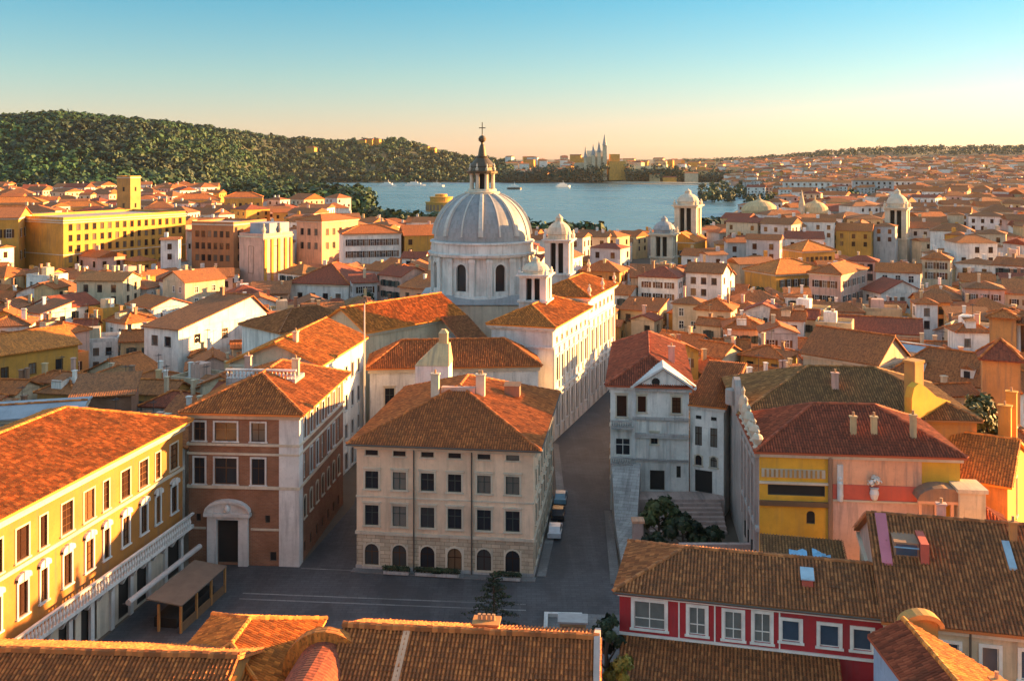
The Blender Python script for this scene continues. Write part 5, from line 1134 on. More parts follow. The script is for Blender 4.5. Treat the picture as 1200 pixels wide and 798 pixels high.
b.chimney(3, 20, 16, 19, .9, 'wall_brown'); b.band('r', 20, 26, 8.6, 9.6, 1.2, MATS['wall_orange'], 'awning')
simple('town_house', 'small white house with dark hipped roof right of the big white sloping house', 'house', (-58, 222), (-47, 220), 13, 10.8, 'white', 'brown', 'hip', .4, (6.8,), 2, 2, (1.4, 1.8), 'brown')
simple('town_house', 'bright yellow house with orange roof at the left edge above the slate roof', 'house', (-104, 173), (-86, 194.5), 13, 11.8, 'yellow', 'orange', 'gable', .4, (7.6, 3.4), 5, 2, (1.2, 1.9), 'brown', land='the left edge yellow house', corn=False)
simple('shed', 'long low building with blue grey slate roof behind the long shop building', 'building', (-90, 131), (-61.5, 139), 10, 12.2, 'pale grey', 'grey', 'gable', .12, (8.5,), 5, 2, (1.2, 1.6), 'white')
simple('shed', 'small red brick outhouse above the blue grey slate roof', 'outhouse', (-69, 154), (-60.5, 156), 8, 11.0, 'brown', 'brown', 'shed', .2, (), corn=False, wallm=MATS['brick_wall'])
b = simple('apartment_block', 'long bright yellow block with rows of dark windows and grey end wall, far left', 'apartment block', (-160, 350), (-132, 397), 32, 27.3, 'yellow', 'flat', 'flat', 0, (23.4, 19.6, 15.8, 12, 8.2), 16, 0, (1.25, 2.1), 'brown', nl=0, land='the long yellow block')
b.ring(26.0, 26.4, .3, MATS['stone_cream']); b.ring(14.6, 14.9, .2, MATS['stone_cream'])
b = simple('civic_building', 'yellow building with low gable roof at the left edge beside the long yellow block', 'building', (-204, 342), (-176, 350), 22, 28, 'yellow', 'brown', 'gable', .3, (21, 13), 7, 3, (1.6, 3.0), 'stone')
simple('apartment_block', 'brown orange block right next to the long yellow block', 'apartment block', (-125, 383), (-107, 377), 22, 24, 'brown orange', 'flat', 'flat', 0, (19, 14.4, 9.8), 6, 4, (1.4, 2.2), 'brown', land='the brown orange block')
b = simple('church', 'small pinkish church with tall dark window and blue grey attic roof', 'church', (-92.8, 334), (-83.2, 328.5), 14, 23.0, 'pink', 'grey', 'flat', 0, (), 0, 0, land='the small pinkish church')
b.win('f', 5.4, 10.5, 2.0, 9.0, 'brown'); b.win('r', 5.5, 10.5, 2.2, 9, 'brown'); b.place_windows(True)
for v in (.8, 4, 7.2, 10.5, 13.2): b.band('r', v-.5, v+.5, .5, 22.0, .35, W('yellow'), 'pilaster')
m = MB(); m.prism([(1, 4), (10, 4), (10, 13.5), (1, 13.5)], 23.1, 27.2); m.build('attic', MATS['grey_metal'], b.root)
for u_, v_ in ((10.4, .8), (10.4, 8.5)): m = MB(); m.lathe(u_, v_, [(.7, 23.0), (.8, 23.8), (.45, 24.2), (.8, 25.2), (.5, 26), (.22, 26.4), (.35, 27), (0, 27.5)], 8); m.build('statue', MATS['stone_warm'], b.root)
simple('apartment_block', 'orange block with terracotta roof right of the small pinkish church', 'apartment block', (-86.5, 394), (-75, 387), 22, 24.5, 'salmon', 'terracotta', 'hip', .3, (19, 13.5), 3, 5, (1.4, 2.4), 'brown', land='the tall orange block')
simple('town_house', 'pale house with many windows and red roof left of the church dome', 'house', (-63, 366), (-42, 372), 14, 21, 'white', 'russet', 'hip', .35, (16.6, 12.2), 9, 3, (1.2, 2.4), 'stone')
simple('town_house', 'low lavender white house under a broad dark red hipped roof', 'house', (-64.5, 285), (-46.8, 281), 22, 12.8, 'white', 'dark red', 'hip', .5, (8.6,), 4, 3, (1.3, 1.5), 'brown', land='the broad dark red roof')
simple('watch_tower', 'square yellow tower standing above the houses below the wooded hill', 'tower', (-244, 606), (-234.5, 603), 9.5, 38.5, 'ochre', 'flat', 'flat', 0, (30, 20), 1, 1, (1.2, 2.4), 'brown', land='the square yellow tower')
simple('apartment_block', 'yellow block with red roof below the forest, left end of a pair', 'apartment block', (-238, 690), (-208, 700), 16, 21.5, 'yellow', 'terracotta', 'hip', .4, (16, 11), 7, 3, (1.6, 2.4), 'brown')
simple('apartment_block', 'yellow block with red roof below the forest, right end of a pair', 'apartment block', (-206, 702), (-180, 708), 16, 22.5, 'yellow', 'terracotta', 'hip', .4, (16, 11), 6, 3, (1.6, 2.4), 'brown')
simple('town_house', 'wide orange roofed house at the far left edge below the forest', 'house', (-385, 712), (-345, 722), 18, 18, 'orange', 'orange', 'hip', .4, (12,), 8, 3, (1.6, 2.4), 'brown')
simple('town_house', 'orange roofed house second from the left edge below the forest', 'house', (-336, 722), (-302, 728), 16, 15, 'ochre', 'orange', 'hip', .4, (10,), 7, 3, (1.6, 2.4), 'brown')
# right-hand side
bell_tower('tall cream bell tower with domed cap beside the lake, right of the dome', 86.4, 482, 0, 11.2, 25.6, 35.0, rot=R(-24), cap='stone_warm', mat='stone_cream', zb=9, landmark='the tall lakeside bell tower')
bell_tower('shorter pale bell tower with grey cap, left of the tall lakeside bell tower', 71, 458, 0, 10.5, 13.5, 23.0, rot=R(-24), cap='lead', mat='stone_cream', zb=3.5)
bell_tower('cream bell tower standing alone among low roofs, far right', 184.5, 470, 0, 10.2, 25, 35.5, rot=R(-30), cap='stone_warm', mat='stone_cream', zb=11, landmark='the far right bell tower')
simple('church', 'bluish white church front with low gable left of the far right bell tower', 'church', (157, 476), (178, 468), 26, 13, 'pale grey', 'brown', 'vgable', .5, (5,), 4, 4, (1.6, 4), 'stone', land='the bluish white church')
simple('church', 'yellow stone church nave glowing between the two lakeside bell towers', 'church', (74, 468), (86, 462), 22, 10, 'yellow', 'orange', 'vgable', .6, (3,), 3, 4, (1.4, 3), 'stone')
for lab, px_, Y, rr, zt_ in (('broad golden stone dome beyond the roofs, left of the pair near the lake end', 890, 640, 12, 24), ('smaller golden dome with pointed turret, right of the pair near the lake end', 955, 620, 9, 24)):
    X = (px_-600)/F*Y; t = thing('domed_hall', lab, 'domed building', (X, Y, 0), 0, 'golden domes near the lake end'); FOOT.append([Vector((X-rr*1.3, Y-rr*1.3)), Vector((X+rr*1.3, Y-rr*1.3)), Vector((X+rr*1.3, Y+rr*1.3)), Vector((X-rr*1.3, Y+rr*1.3))])
    m = MB(); m.prism([(-rr*1.25, -rr), (rr*1.25, -rr), (rr*1.25, rr), (-rr*1.25, rr)], 0, 12); m.lathe(0, 0, [(rr*.95, 12.003), (rr*.95, 16)], 20); m.build('wall', W('buff'), t)
    m = MB(); m.lathe(0, 0, [(rr, 16), (rr*.98, 17), (rr*.85, 19.5), (rr*.55, 22), (rr*.2, zt_-1), (.6, zt_), (.3, zt_+2.5), (0, zt_+3)], 24); m.build('dome', W('buff'), t)
    if rr < 10: m = MB(); m.lathe(-rr*1.1, -rr*.6, [(2, 12), (2, 22), (1.4, 24), (0, 31)], 10); m.build('turret', W('cream'), t)
simple('town_house', 'orange roofed yellow house catching full sun, middle of the right-hand town', 'house', (82, 305), (101, 313), 16, 13, 'yellow', 'orange', 'hip', .42, (9, 5), 7, 3, (1.1, 2.2), 'stone', land='the sunlit orange roofed house')
simple('town_house', 'yellow house with pyramid shaped orange roof behind the sunlit orange roofed house', 'house', (112, 378), (126, 383), 13, 13.5, 'yellow', 'orange', 'pyramid', .5, (9,), 6, 3, (1.1, 2.2), 'brown', land='the pyramid roofed house')
simple('town_house', 'tall house with pink front and sunlit yellow side wall, right of the middle', 'house', (88.5, 292.5), (96, 286.5), 22, 15, 'pink', 'terracotta', 'hip', .42, (11, 6.6), 3, 5, (1.2, 2.0), 'stone', land='the pink fronted tall house')
simple('town_house', 'long low salmon house with red roof right of the centre', 'house', (74, 230), (93, 223), 12, 8.6, 'salmon', 'dark red', 'gable', .4, (5,), 6, 2, (1.2, 1.6), 'brown', land='the long salmon house')
simple('warehouse', 'very long low building with flat grey roof crossing the right-hand roofs', 'building', (66.5, 213.5), (99, 179), 9, 9.6, 'pale grey', 'grey', 'gable', .1, (6,), 10, 0, (1.2, 1.6), 'white', land='the long grey roof')
b = simple('town_house', 'white house with dark brown roof and two pale dormers, right side', 'house', (66, 171), (81, 156.8), 9.5, 11.0, 'white', 'brown', 'hip', .85, (7.6, 3.6), 6, 2, (1.3, 2.0), 'white', land='the dormered white house')
for u_ in (4.5, 12.5):
    m = MB(); m.box(u_-1, .6, 11.3, u_+1, 3.0, 13.6); d_ = m.build('dormer', W('white'), b.root); m = MB(); m.poly([(u_-1.2, .4, 13.6), (u_+1.2, .4, 13.6), (u_, .4, 14.3)]); m.poly([(u_-1.2, .4, 13.6), (u_, .4, 14.3), (u_, 4, 14.3), (u_-1.2, 4, 13.6)]); m.poly([(u_, .4, 14.3), (u_+1.2, .4, 13.6), (u_+1.2, 4, 13.6), (u_, 4, 14.3)]); m.build('roof', RF('brown'), d_); m = MB(); m.box(u_-.5, .55, 11.9, u_+.5, .597, 13.3); m.build('pane', MATS['glass'], d_)
simple('town_house', 'cream house with sunlit gable and dark roof left of the dormered white house', 'house', (66.5, 178.5), (75, 186.5), 15, 11, 'cream', 'brown', 'vgable', .7, (7.2,), 3, 0, (1.2, 1.8), 'brown', nl=4, land='the cream gable house')
b = simple('town_house', 'orange square tower with red pyramid roof near the right edge', 'tower', (72.4, 151), (77.2, 149), 5, 17.6, 'orange', 'dark red', 'pyramid', .9, (), 0, 0, land='the orange square tower', corn=False)
simple('town_house', 'tall slim orange tower at the right edge behind the square orange tower', 'tower', (81, 166.5), (84.6, 164.6), 4.5, 21.6, 'orange', 'terracotta', 'hip', .4, (), 0, 0, corn=False)
b = Bld('loggia', 'open white columned loggia under a brown roof at the right edge', 'loggia', (85.2, 166), (97, 160), 9); b.walls(0, 16, W('orange')); b.walls(16, 20.6, MATS['dark_void'], name='inner_wall') if False else None
for u_ in (.4, 2.6, 4.8, 7, 9.2, 11.4, 12.8): m = MB(); m.lathe(u_, .4, [(.45, 16.0), (.4, 16.3), (.34, 20.2), (.5, 20.6)], 9); m.build('column', MATS['stone_white'], b.root)
m = MB(); m.box(.2, 3.0, 16.003, b.L-.2, 8.8, 20.6); m.build('inner_wall', W('brown'), b.root); b.roof('hip', 20.85, .38, RG('brown'), 1.3, True)
b = Bld('town_house', 'yellow gabled house with orange tile roof at the right edge', 'house', (49.5, 112), (54.8, 108.5), 16); b.win('r', 8, 6.5, 1.2, 4.5, 'creamdark', True); b.win('f', 3.2, 8.2, 1.0, 2.2, 'creamdark')
b.walls(0, 11.9, MATS['deep_yellow'], 'rbl'); b.walls(0, 11.9, W('orange'), 'f', 'front_wall'); b.roof('gable', 12.2, .45, RG('orange'), .5, True, .18, wallmat=MATS['deep_yellow'], ridge=.45); b.place_windows()  # front wall duller orange: tone of the shaded side put into its colour
b.chimney(4.6, 12.5, 13, 18.2, 1.4, 'wall_yellow'); b.chimney(5.0, 15.3, 12, 19.4, 1.2, 'wall_yellow'); LAND.append(('the right edge yellow house', 1170, 580))
b = Bld('porch', 'little dark red pyramid roof beside the corner turret of the salmon front', 'porch', (48.2, 104.5), (52.0, 103.4), 3.6); b.walls(0, 9.4, MATS['deep_yellow']); b.roof('pyramid', 9.5, .75, RG('dark red'), .4, True)
tree('tree', 'broad dark green tree behind the yellow house at the right edge', 63, 133, 0, 15.5, 5.0, 'leaves_mid', 3600, .28)
tree('tree', 'dark green tree beside the far right bell tower', 205, 455, 0, 11, 5.5, 'leaves_dark', 1200, .6); tree('tree', 'smaller tree right of the tree beside the far right bell tower', 214, 446, 0, 9, 4.5, 'leaves_dark', 1000, .6)
tree('tree', 'small green tree among white houses right of the church wing', 68, 270, 0, 13, 3.6, 'leaves_dark', 1200, .4); tree('tree', 'dark tree in the garden of the broad dark red roof house', -40, 268, 0, 12, 3.2, 'leaves_dark', 1000, .4)

# ------------------------------------------------------------------ far bank: castle hill, lake pavilion, boats
Y = 2270.0; X = (706-600)/F*Y
t = thing('castle', 'castle church with pale spires and sunlit golden keep on the far bank', 'castle', (X, Y, 6))
m = MB(); m.prism([(-64, -4), (-38.1, -4), (-38.1, 24), (-64, 24)], 0, 40); m.prism([(-38, -8), (10, -8), (10, 26), (-38, 26)], 0, 54); m.poly([(-38, -8, 54.1), (10, -8, 54.1), (10, 9, 68), (-38, 9, 68)]); m.poly([(10, 26, 54.1), (-38, 26, 54.1), (-38, 9, 68), (10, 9, 68)]); m.poly([(10, -8, 54), (10, 26, 54), (10, 9, 68)]); m.poly([(-38, 26, 54), (-38, -8, 54), (-38, 9, 68)]); m.build('wall', W('cream'), t)
for x_, zt_, w_ in ((-22, 84, 8), (-9, 90, 8), (4, 106, 9), (-40, 78, 7)):
    m = MB(); m.box(x_-w_/2, -14, 0, x_+w_/2, -8.01, zt_-26); tw = m.build('tower', W('cream'), t); m = MB(); m.lathe(x_, -11, [(w_*.6, zt_-26), (w_*.3, zt_-12), (.3, zt_)], 8); m.build('spire', MATS['lead'], tw)
m = MB(); m.prism([(14, -16), (54, -4), (48, 22), (12, 14)], 0, 44); m.prism([(18, -8), (40, -1), (36, 14), (16, 10)], 44.01, 60); m.build('keep', W('yellow'), t); m = MB(); m.prism([(47, 0), (150, 10), (150, 26), (47, 16)], 0, 26); m.poly([(46, -1, 26), (151, 9, 26), (151, 18, 33), (46, 8, 33)]); m.poly([(151, 27, 26), (46, 17, 26), (46, 8, 33), (151, 18, 33)]); m.build('wing', W('buff'), t)
X, Y = (517-600)/F*960, 960; t = thing('lake_pavilion', 'round golden pavilion with arches standing by the lake shore', 'pavilion', (X, Y, 0)); m = MB(); m.lathe(0, 0, [(15, 0), (15, 8), (15.6, 8.2), (15.6, 9), (11, 9.1), (11, 13), (11.6, 13.2), (11.6, 14), (6, 14.1), (6, 16.5), (0, 17)], 28); m.build('wall', W('yellow'), t); FOOT.append([Vector((X-16, Y-16)), Vector((X+16, Y-16)), Vector((X+16, Y+16)), Vector((X-16, Y+16))])
for k in range(12): a = R(180+15*k+7); m = MB(); c, s_ = math.cos(a), math.sin(a); q = [(15.15, -1.3), (15.15, 1.3), (14.9, 1.3), (14.9, -1.3)]; m.prism([(x_*c-y_*s_, x_*s_+y_*c) for x_, y_ in q], 1, 6.5); m.build('arch', MATS['wall_brown'], t)
for k, (px_, py_, L_, lab) in enumerate(((455, 218.5, 34, 'white ferry moored left of the dome on the far shore'), (487, 218, 42, 'long white ferry moored behind the lake pavilion'), (512, 219, 30, 'short white boat moored just left of the dome lantern'), (603, 222, 26, 'small dark boat right of the dome lantern'), (660, 219.5, 30, 'white boat off the far bank below the castle trees'))):
    p = P(px_, py_); t = thing('boat', lab, 'boat', (p.x, p.y, 0), R(8*k-12), 'boats on the lake'); h_ = L_/2
    m = MB(); lo = [(-h_, -3), (h_*.7, -3), (h_, 0), (h_*.7, 3), (-h_, 3)]; m.prism(lo, -.5, 3.2); m.build('hull', MATS['paint_dark' if k == 3 else 'white_paint'], t); m = MB(); m.box(-h_*.8, -2.3, 3.203, h_*.5, 2.3, 6); m.box(-h_*.5, -1.8, 6.003, h_*.2, 1.8, 8); m.box(-.3, -.3, 8, .3, .3, 13); m.build('cabin', MATS['white_paint'], t)
# pale quay along the far shore
m = MB()
for a, b_ in zip([(250, 212.4), (330, 211.2), (430, 211.4), (545, 213.6), (640, 213.2), (760, 215.2), (850, 216.6)], [(330, 211.2), (430, 211.4), (545, 213.6), (640, 213.2), (760, 215.2), (850, 216.6), (905, 222)]):
    p, q = P(*a), P(*b_); m.prism([(p.x, p.y), (q.x, q.y), (q.x, q.y+38), (p.x, p.y+38)], -.5, 3.0)
struct(m, 'quay', MATS['stone_warm'])

# ------------------------------------------------------------------ the town: rows of individual houses, then the farthest as one mass
def sat(a, b):
    for q in (a, b):
        for i in range(len(q)):
            e = q[(i+1) % len(q)]-q[i]; n = Vector((-e.y, e.x))
            pa = [p.dot(n) for p in a]; pb = [p.dot(n) for p in b]
            if max(pa) <= min(pb) or max(pb) <= min(pa): return False
    return True
def rect(c, u, w_, d):
    v = Vector((-u.y, u.x)); return [c-u*w_/2-v*d/2, c+u*w_/2-v*d/2, c+u*w_/2+v*d/2, c-u*w_/2+v*d/2]
TAKEN = [(sum((p for p in q), Vector((0, 0)))/len(q), max((p-q[0]).length for p in q), q) for q in FOOT+STREETS]
def free(q):
    c = sum(q, Vector((0, 0)))/4; r = (q[0]-c).length
    for cc, rr, o in TAKEN:
        if (cc-c).length < r+rr and sat(q, o): return False
    return True
def pick(tab):
    r = random.random()*sum(p for _, p in tab)
    for k, p in tab:
        r -= p
        if r <= 0: return k
    return tab[-1][0]
WT = [('cream', .26), ('white', .32), ('yellow', .11), ('ochre', .05), ('buff', .11), ('pink', .06), ('salmon', .03), ('pale grey', .05), ('orange', .03)]
RT = [('terracotta', .2), ('russet', .24), ('brown', .27), ('dark red', .13), ('olive brown', .05), ('flat', .11)]
SIGHT = [(12, 222, 312, 345), (0, 20, 305, 340), (222, 274, 312, 372), (272, 345, 332, 322), (345, 422, 306, 380), (398, 472, 300, 362), (335, 437, 346, 278), (165, 312, 414, 203), (786, 828, 290, 475), (760, 800, 308, 450), (1032, 1074, 306, 460), (984, 1036, 297, 460),
 (896, 970, 338, 300), (936, 982, 302, 372), (950, 1030, 352, 283), (1000, 1085, 394, 219), (975, 1075, 446, 175), (1065, 1175, 500, 152), (0, 98, 470, 168), (425, 520, 252, 9999), (520, 620, 262, 9999), (620, 760, 268, 9999), (760, 850, 262, 9999), (640, 672, 330, 200)]   # (column from, to, lowest row a roof may reach, nearer than)
def allowed(x, y, h, hw):
    for x0, x1, row, ym in SIGHT:
        if y < ym:
            p0, p1, r = 600+F*(x-hw)/y, 600+F*(x+hw)/y, HY+(H-h)*F/y
            if p1 > x0 and p0 < x1 and r < row: return False
    return True
cand = []
def cells(Y0, Y1, step, pxm):
    Y = Y0
    while Y < Y1:
        xm = pxm/F*Y; x = -xm
        while x < xm: cand.append((x+random.uniform(-.12, .12)*step, Y+random.uniform(-.12, .12)*step, step)); x += step
        Y += step
random.seed(11)
cells(122, 185, 8.8, 640); cells(185, 255, 10.0, 640); cells(255, 380, 12.6, 640); cells(380, 540, 16.0, 640); cells(540, 900, 21, 640); cells(900, 1250, 24, 640)
houses, far = [], []
for x, y, st in cand:
    px_ = 600+F*x/y
    if y < 165 and -30 < x < 27: continue
    if y < 128 and x < 60 and x > -60: continue
    if inside((x, y), LAKE) or (y > 620 and px_ > 400 and px_ < 862) or (px_ > 255 and px_ < 445 and y > 800): continue
    if 920 < px_ < 1060 and 950 < y: continue
    if y > 560 and 830 < px_ < 920 and y > 700: continue
    dist = math.sin(x*.021)+math.cos(y*.017+1)+.6*math.sin((x+y)*.05); rot = R((-9, -24, 14, -38)[int((dist+2.6)*1.3) % 4]+random.uniform(-5, 5))
    u = Vector((math.cos(rot), math.sin(rot))); ok = False
    for k in (1.0, .85, .7, .55):
        w_, d = st*random.uniform(.82, 1.12)*k, st*random.uniform(.75, .98)*k
        c = Vector((x, y)); q = rect(c, u, w_, d)
        if free(q): ok = True; break
    if not ok or min(w_, d) < 4.6: continue
    h = random.choice((7.5, 9, 10, 11, 12, 13)) if y < 260 else random.choice((8, 9.5, 11, 12.5, 14, 16, 18, 20))
    if x > 26 and y < 175: h = min(h, 11)
    if x < 0 and y < 260: h = min(h, 11)
    if -96 < x < -48 and 140 < y < 235: h = min(h, 7.5)
    while h > 4.5 and not allowed(x, y, h+max(w_, d)*.21+.3, w_/2): h -= 1
    if h <= 4.5: continue
    TAKEN.append((c, (q[0]-q[2]).length, q))
    (houses if y < 500 else far).append((c, u, w_, d, h, rot, y))
houses.sort(key=lambda t: t[6])
if len(houses) > 292: far += houses[292:]; houses = houses[:292]
used = {}
def relation(px_, py_):
    best = min(LAND, key=lambda l: abs(l[1]-px_)+1.6*abs(l[2]-py_)); n, lx, ly = best; dx, dy = px_-lx, py_-ly
    r = 'right of' if dx > abs(dy)*1.2 else 'left of' if -dx > abs(dy)*1.2 else 'above' if dy < 0 else 'below'
    return n, r, math.hypot(dx, dy)
ORD = ['nearest', 'second', 'third', 'fourth', 'fifth', 'sixth', 'seventh', 'eighth', 'ninth', 'tenth', 'eleventh', 'twelfth']
recs = []
for c, u, w_, d, h, rot, y in houses:
    wl, rf = pick(WT), pick(RT); typ = 'flat' if rf == 'flat' else pick([('hip', .35), ('gable', .38), ('vgable', .2), ('shed', .07)])
    sx, sy = PX(c.x, c.y, h); n, r, dd = relation(sx, sy)
    big = 'wide' if w_ > d*1.25 else 'tall' if h > 13 else 'low' if h < 9 else ''
    recs.append([c, u, w_, d, h, rot, y, wl, rf, typ, (n, r, wl, rf, typ, big), dd])
groups = {}
for q in recs: groups.setdefault(q[10], []).append(q)
for k, g_ in groups.items():
    g_.sort(key=lambda q: q[11])
    for i, q in enumerate(g_): q.append(i if len(g_) > 1 else -1)
TN = {'hip': 'hipped', 'gable': 'gabled', 'vgable': 'end-gabled', 'shed': 'lean-to', 'flat': 'flat'}
for c, u, w_, d, h, rot, y, wl, rf, typ, key, dd, idx in recs:
    n, r, _, _, _, big = key
    lab = f"{big} {wl} house with {'flat grey' if rf == 'flat' else rf+' '+TN[typ]} roof".strip()
    lab += f", {r} {n}" if idx < 0 else f", {ORD[min(idx, 11)]} one {r} {n}"
    v = Vector((-u.y, u.x)); A = c-u*w_/2-v*d/2; B = c+u*w_/2-v*d/2
    b = Bld('town_house', lab, 'house', A, B, d, 'houses of the old town', foot=False); kind = random.choice(('white', 'brown', 'brown', 'green', 'stone'))
    to = Vector((-c.x, -c.y)).normalized(); near = y < 240
    nrow = (3 if near else 2) if h > 9 else (2 if near else 1); rows = [h-2.9-3.1*i for i in range(nrow)]; rows = [z for z in rows if z > .6]
    ww = random.choice(((1.0, 1.5), (1.1, 1.8), (1.2, 1.6))) if y < 300 else (1.4, 2.0)
    nf = max(1, min(4 if near else 3, int(w_/2.8))); nd = max(1, min(3 if near else 2, int(d/3.2)))
    for z in rows:
        for uu in even(b.L, nf, .7):
            if random.random() < .9: b.win('f', uu, z, *ww, kind)
    for sd, nn in (('r', u), ('l', -u)):
        if nn.dot(to) > -.05:
            for z in rows[:2]:
                for uu in even(d, nd, .7):
                    if random.random() < .8: b.win(sd, uu, z, *ww, kind)
    b.walls(0, h, W(wl))
    if typ == 'flat':
        b.roof('flat', h+.02, 0, MATS['flat_grey'], -.3); b.ring(h+.003, h+.8, 0, W(wl), 'parapet', .28)
        m = MB(); m.box(w_*.2, d*.4, h+.03, w_*.55, d*.8, h+2.6); m.build('roof_hut', W(random.choice(('white', 'cream', 'pink'))), b.root)
    else:
        ro, zr = b.roof(typ, h+.15, random.uniform(.34, .5) if typ != 'shed' else .25, RF(rf), .5, wallmat=W(wl), cap=.2 if near else None)
        if near and random.random() < .35: m = MB(); m.box(w_*.3, .8, h, w_*.3+2, d*.5, h+2.1); m.build('dormer', W(random.choice(('white', 'cream'))), b.root); m = MB(); m.poly([(w_*.3-.2, .6, h+2.0), (w_*.3+2.2, .6, h+2.0), (w_*.3+2.2, d*.55, h+2.7), (w_*.3-.2, d*.55, h+2.7)]); m.build('dormer_roof', RF('brown'), b.root)
    for _ in range(random.choice((1, 1, 2, 2)) if y < 330 else random.choice((0, 1))):
        uu, vv = random.uniform(.15, .85)*w_, random.uniform(.35, .9)*d; m = MB(); cw = random.uniform(.24, .42); zt_ = h+random.uniform(2.2, 3.6); m.box(uu-cw, vv-.35, h-.2, uu+cw, vv+.35, zt_); m.box(uu-cw-.1, vv-.45, zt_+.002, uu+cw+.1, vv+.45, zt_+.18); m.build('chimney', W(random.choice(('cream', 'pink', 'brown', 'white', 'buff'))), b.root)
    if near and random.random() < .45:
        uu, vv = random.uniform(.3, .7)*w_, random.uniform(.4, .6)*d; zt_ = h+random.uniform(4.2, 5.6); m = MB(); m.tube([(uu, vv, h), (uu, vv, zt_)], .045, 5)
        for q in range(4): m.box(uu-.7+.1*q, vv-.6+.36*q, zt_-.3-.04, uu+.7-.1*q, vv-.56+.36*q, zt_-.3)
        m.box(uu-.03, vv-.7, zt_-.34, uu+.03, vv+.6, zt_-.345+.05); m.build('aerial', MATS['iron'], b.root)
    b.place_windows(True)
# the farthest town, one mass: walls, roofs and dark window squares in one mesh
mats = [W(k) for k in ('cream', 'white', 'yellow', 'buff', 'pale grey', 'pink')]+[RF(k) for k in ('terracotta', 'russet', 'brown', 'dark red')]+[MATS['shutter_brown']]
M = MB()
def far_house(c, u, w_, d, h, z0, wins=True, wl=None):
    wl = random.choice((0, 1, 1, 1, 2, 3, 4, 4, 5)) if wl is None else wl; rf = 6+random.choice((0, 1, 1, 2, 2, 2, 3)); v = Vector((-u.y, u.x)); q = rect(c, u, w_, d); z1 = z0+h
    for i in range(4): a, b_ = q[i], q[(i+1) % 4]; M.poly([(*a, z0-3), (*b_, z0-3), (*b_, z1), (*a, z1)], wl)
    e = [p+(p-c).normalized()*.8 for p in q]; p_ = random.uniform(.3, .5)
    if random.random() < .5:
        r0 = c-u*(w_/2-d*.45); r1 = c+u*(w_/2-d*.45); zr = z1+p_*d/2
    else: r0 = (e[0]+e[3])/2; r1 = (e[1]+e[2])/2; zr = z1+p_*d/2; M.poly([(*q[1], z1), (*q[2], z1), (*((q[1]+q[2])/2), zr-.2)], wl); M.poly([(*q[3], z1), (*q[0], z1), (*((q[0]+q[3])/2), zr-.2)], wl)
    E = [(*p, z1+.1) for p in e]; R0, R1 = (*r0, zr), (*r1, zr)
    M.poly([E[0], E[1], R1, R0], rf); M.poly([E[2], E[3], R0, R1], rf); M.poly([E[1], E[2], R1], rf); M.poly([E[3], E[0], R0], rf)
    if wins:
        for (o, du, L) in ((q[0], u, w_), (q[1], v, d)):
            n = max(1, int(L/4.2)); ni = Vector((du.y, -du.x))*.06
            for i in range(n):
                for z in (z1-3.4, z1-7):
                    if z < z0+.5 or random.random() < .15: continue
                    a = o+du*(L*(i+.5)/n-.75)+ni; b_ = o+du*(L*(i+.5)/n+.75)+ni; M.poly([(*a, z), (*b_, z), (*b_, z+2.1), (*a, z+2.1)], 10)
    if random.random() < .6: a = c+u*w_*random.uniform(-.3, .3); M.box(a.x-.6, a.y-.6, z1, a.x+.6, a.y+.6, zr+1.5, wl)
for c, u, w_, d, h, rot, y in far: far_house(c, u, w_, d, h, 0)
random.seed(5)
for _ in range(1500):                         # built-up slope on the right
    px_ = random.uniform(850, 1270); yf, yr, row = lerp(px_, HILL_R); Y = random.uniform(1250, yf+(yr-yf)*.74)
    if random.random() < .3: Y = random.uniform(1250, 1900)
    z = max(0, hill_z(HILL_R, px_, Y, 'town')); k = Y/1500; c = Vector(((px_-600)/F*Y, Y))
    if inside(c, LAKE): continue
    a = R(random.choice((-30, -12, 10))+random.uniform(-8, 8)); far_house(c, Vector((math.cos(a), math.sin(a))), random.uniform(14, 26)*k**.5, random.uniform(11, 17)*k**.5, random.uniform(8, 17), z, Y < 1900)
for _ in range(190):                          # villas in the trees of the far bank
    px_ = random.uniform(590, 900); yf, yr, row = lerp(px_, HILL_L); Y = yf+random.uniform(-20, 600)
    if 660 < px_ < 735 and Y < 2350: continue
    c = Vector(((px_-600)/F*Y, Y)); a = R(random.uniform(-40, 20)); far_house(c, Vector((math.cos(a), math.sin(a))), random.uniform(14, 34), random.uniform(12, 18), random.uniform(9, 24), max(0, hill_z(HILL_L, px_, Y, 'hill')), False, random.choice((0, 2, 3, 1)))
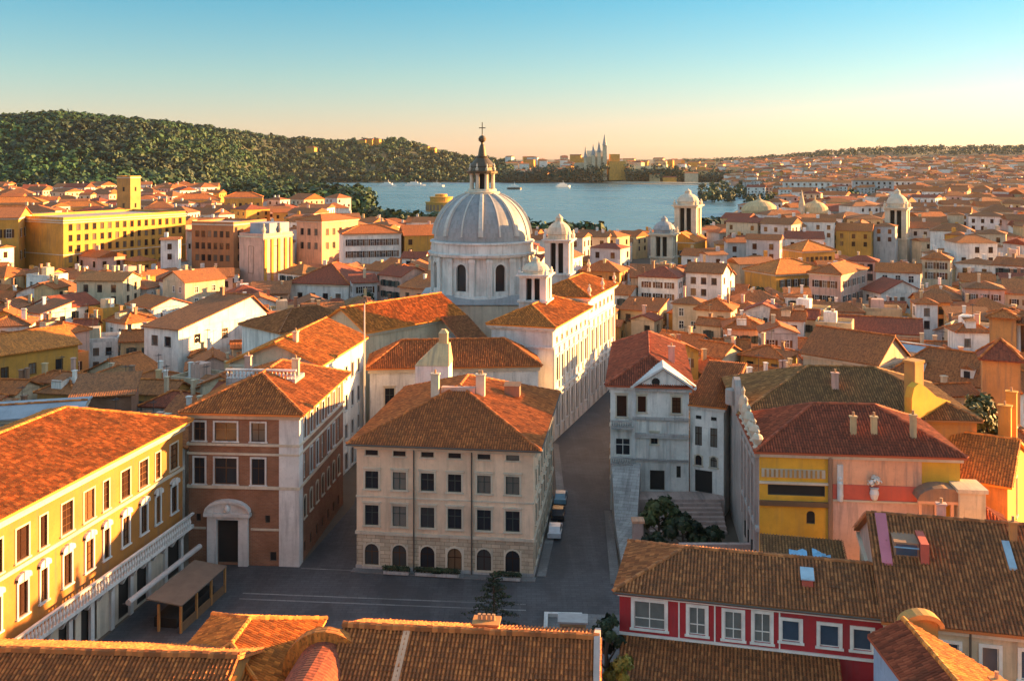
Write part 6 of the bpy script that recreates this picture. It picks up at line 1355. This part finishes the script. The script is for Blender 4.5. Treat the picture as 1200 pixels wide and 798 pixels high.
for _ in range(46):                           # quayside
    px_ = random.choice((random.uniform(395, 560), random.uniform(590, 660), random.uniform(400, 560))); p = P(px_, random.uniform(211.8, 213)); c = Vector((p.x, p.y+20)); far_house(c, Vector((1, 0)), random.uniform(10, 30), 12, random.uniform(5, 14), 2, False, random.choice((0, 2, 3, 1)))
for (px_, Y) in ((425, 2950), (433, 2960), (441, 2970), (498, 2900), (506, 2900), (365, 2700)):
    c = Vector(((px_-600)/F*Y, Y)); far_house(c, Vector((.95, -.3)), 26, 16, 16, hill_z(HILL_L, px_, Y, 'hill')+4, False, 2)
M.build('distant_houses', mats, kind='stuff')
# broad pale blocks behind the park, right
for k, (px_, Y, wd, hh) in enumerate(((945, 1290, 62, 22), (985, 1330, 40, 20), (1022, 1270, 50, 24), (1060, 1330, 46, 22), (1100, 1280, 44, 20), (1148, 1160, 90, 19), (1195, 1250, 50, 21))):
    X = (px_-600)/F*Y; a = R(-14)
    b = Bld('apartment_block', f"broad pale grey block behind the park trees, {('first', 'second', 'third', 'fourth', 'fifth', 'sixth', 'seventh')[k]} from the left", 'apartment block', (X-wd*.5, Y), (X-wd*.5+wd*math.cos(a), Y+wd*math.sin(a)), 18, 'pale blocks behind the park', foot=False)
    for z in (hh-5, hh-10): b.grid('f', even(b.L, max(4, int(wd/7))), [(z, 2.2, 3.0, 'brown')])
    b.walls(-1, hh, W('pale grey' if k % 3 else 'white')); b.roof('hip', hh+.2, .3, RF('brown'), .8); b.place_windows(True)
# ------------------------------------------------------------------ the air: one closed box of even haze
m = MB(); m.prism([(-7000, -300), (7000, -300), (7000, 9500), (-7000, 9500)], -4, 215); hz = m.build('haze', [], kind='stuff')
hm = bpy.data.materials.new('haze'); hm.use_nodes = True; ht = hm.node_tree; ht.nodes.remove(ht.nodes['Principled BSDF'])
pv = ht.nodes.new('ShaderNodeVolumePrincipled'); pv.inputs['Color'].default_value = (.70, .80, .92, 1); pv.inputs['Density'].default_value = 0.000014; pv.inputs['Anisotropy'].default_value = 0.2
ht.links.new(pv.outputs[0], ht.nodes['Material Output'].inputs['Volume']); hz.data.materials.append(hm)
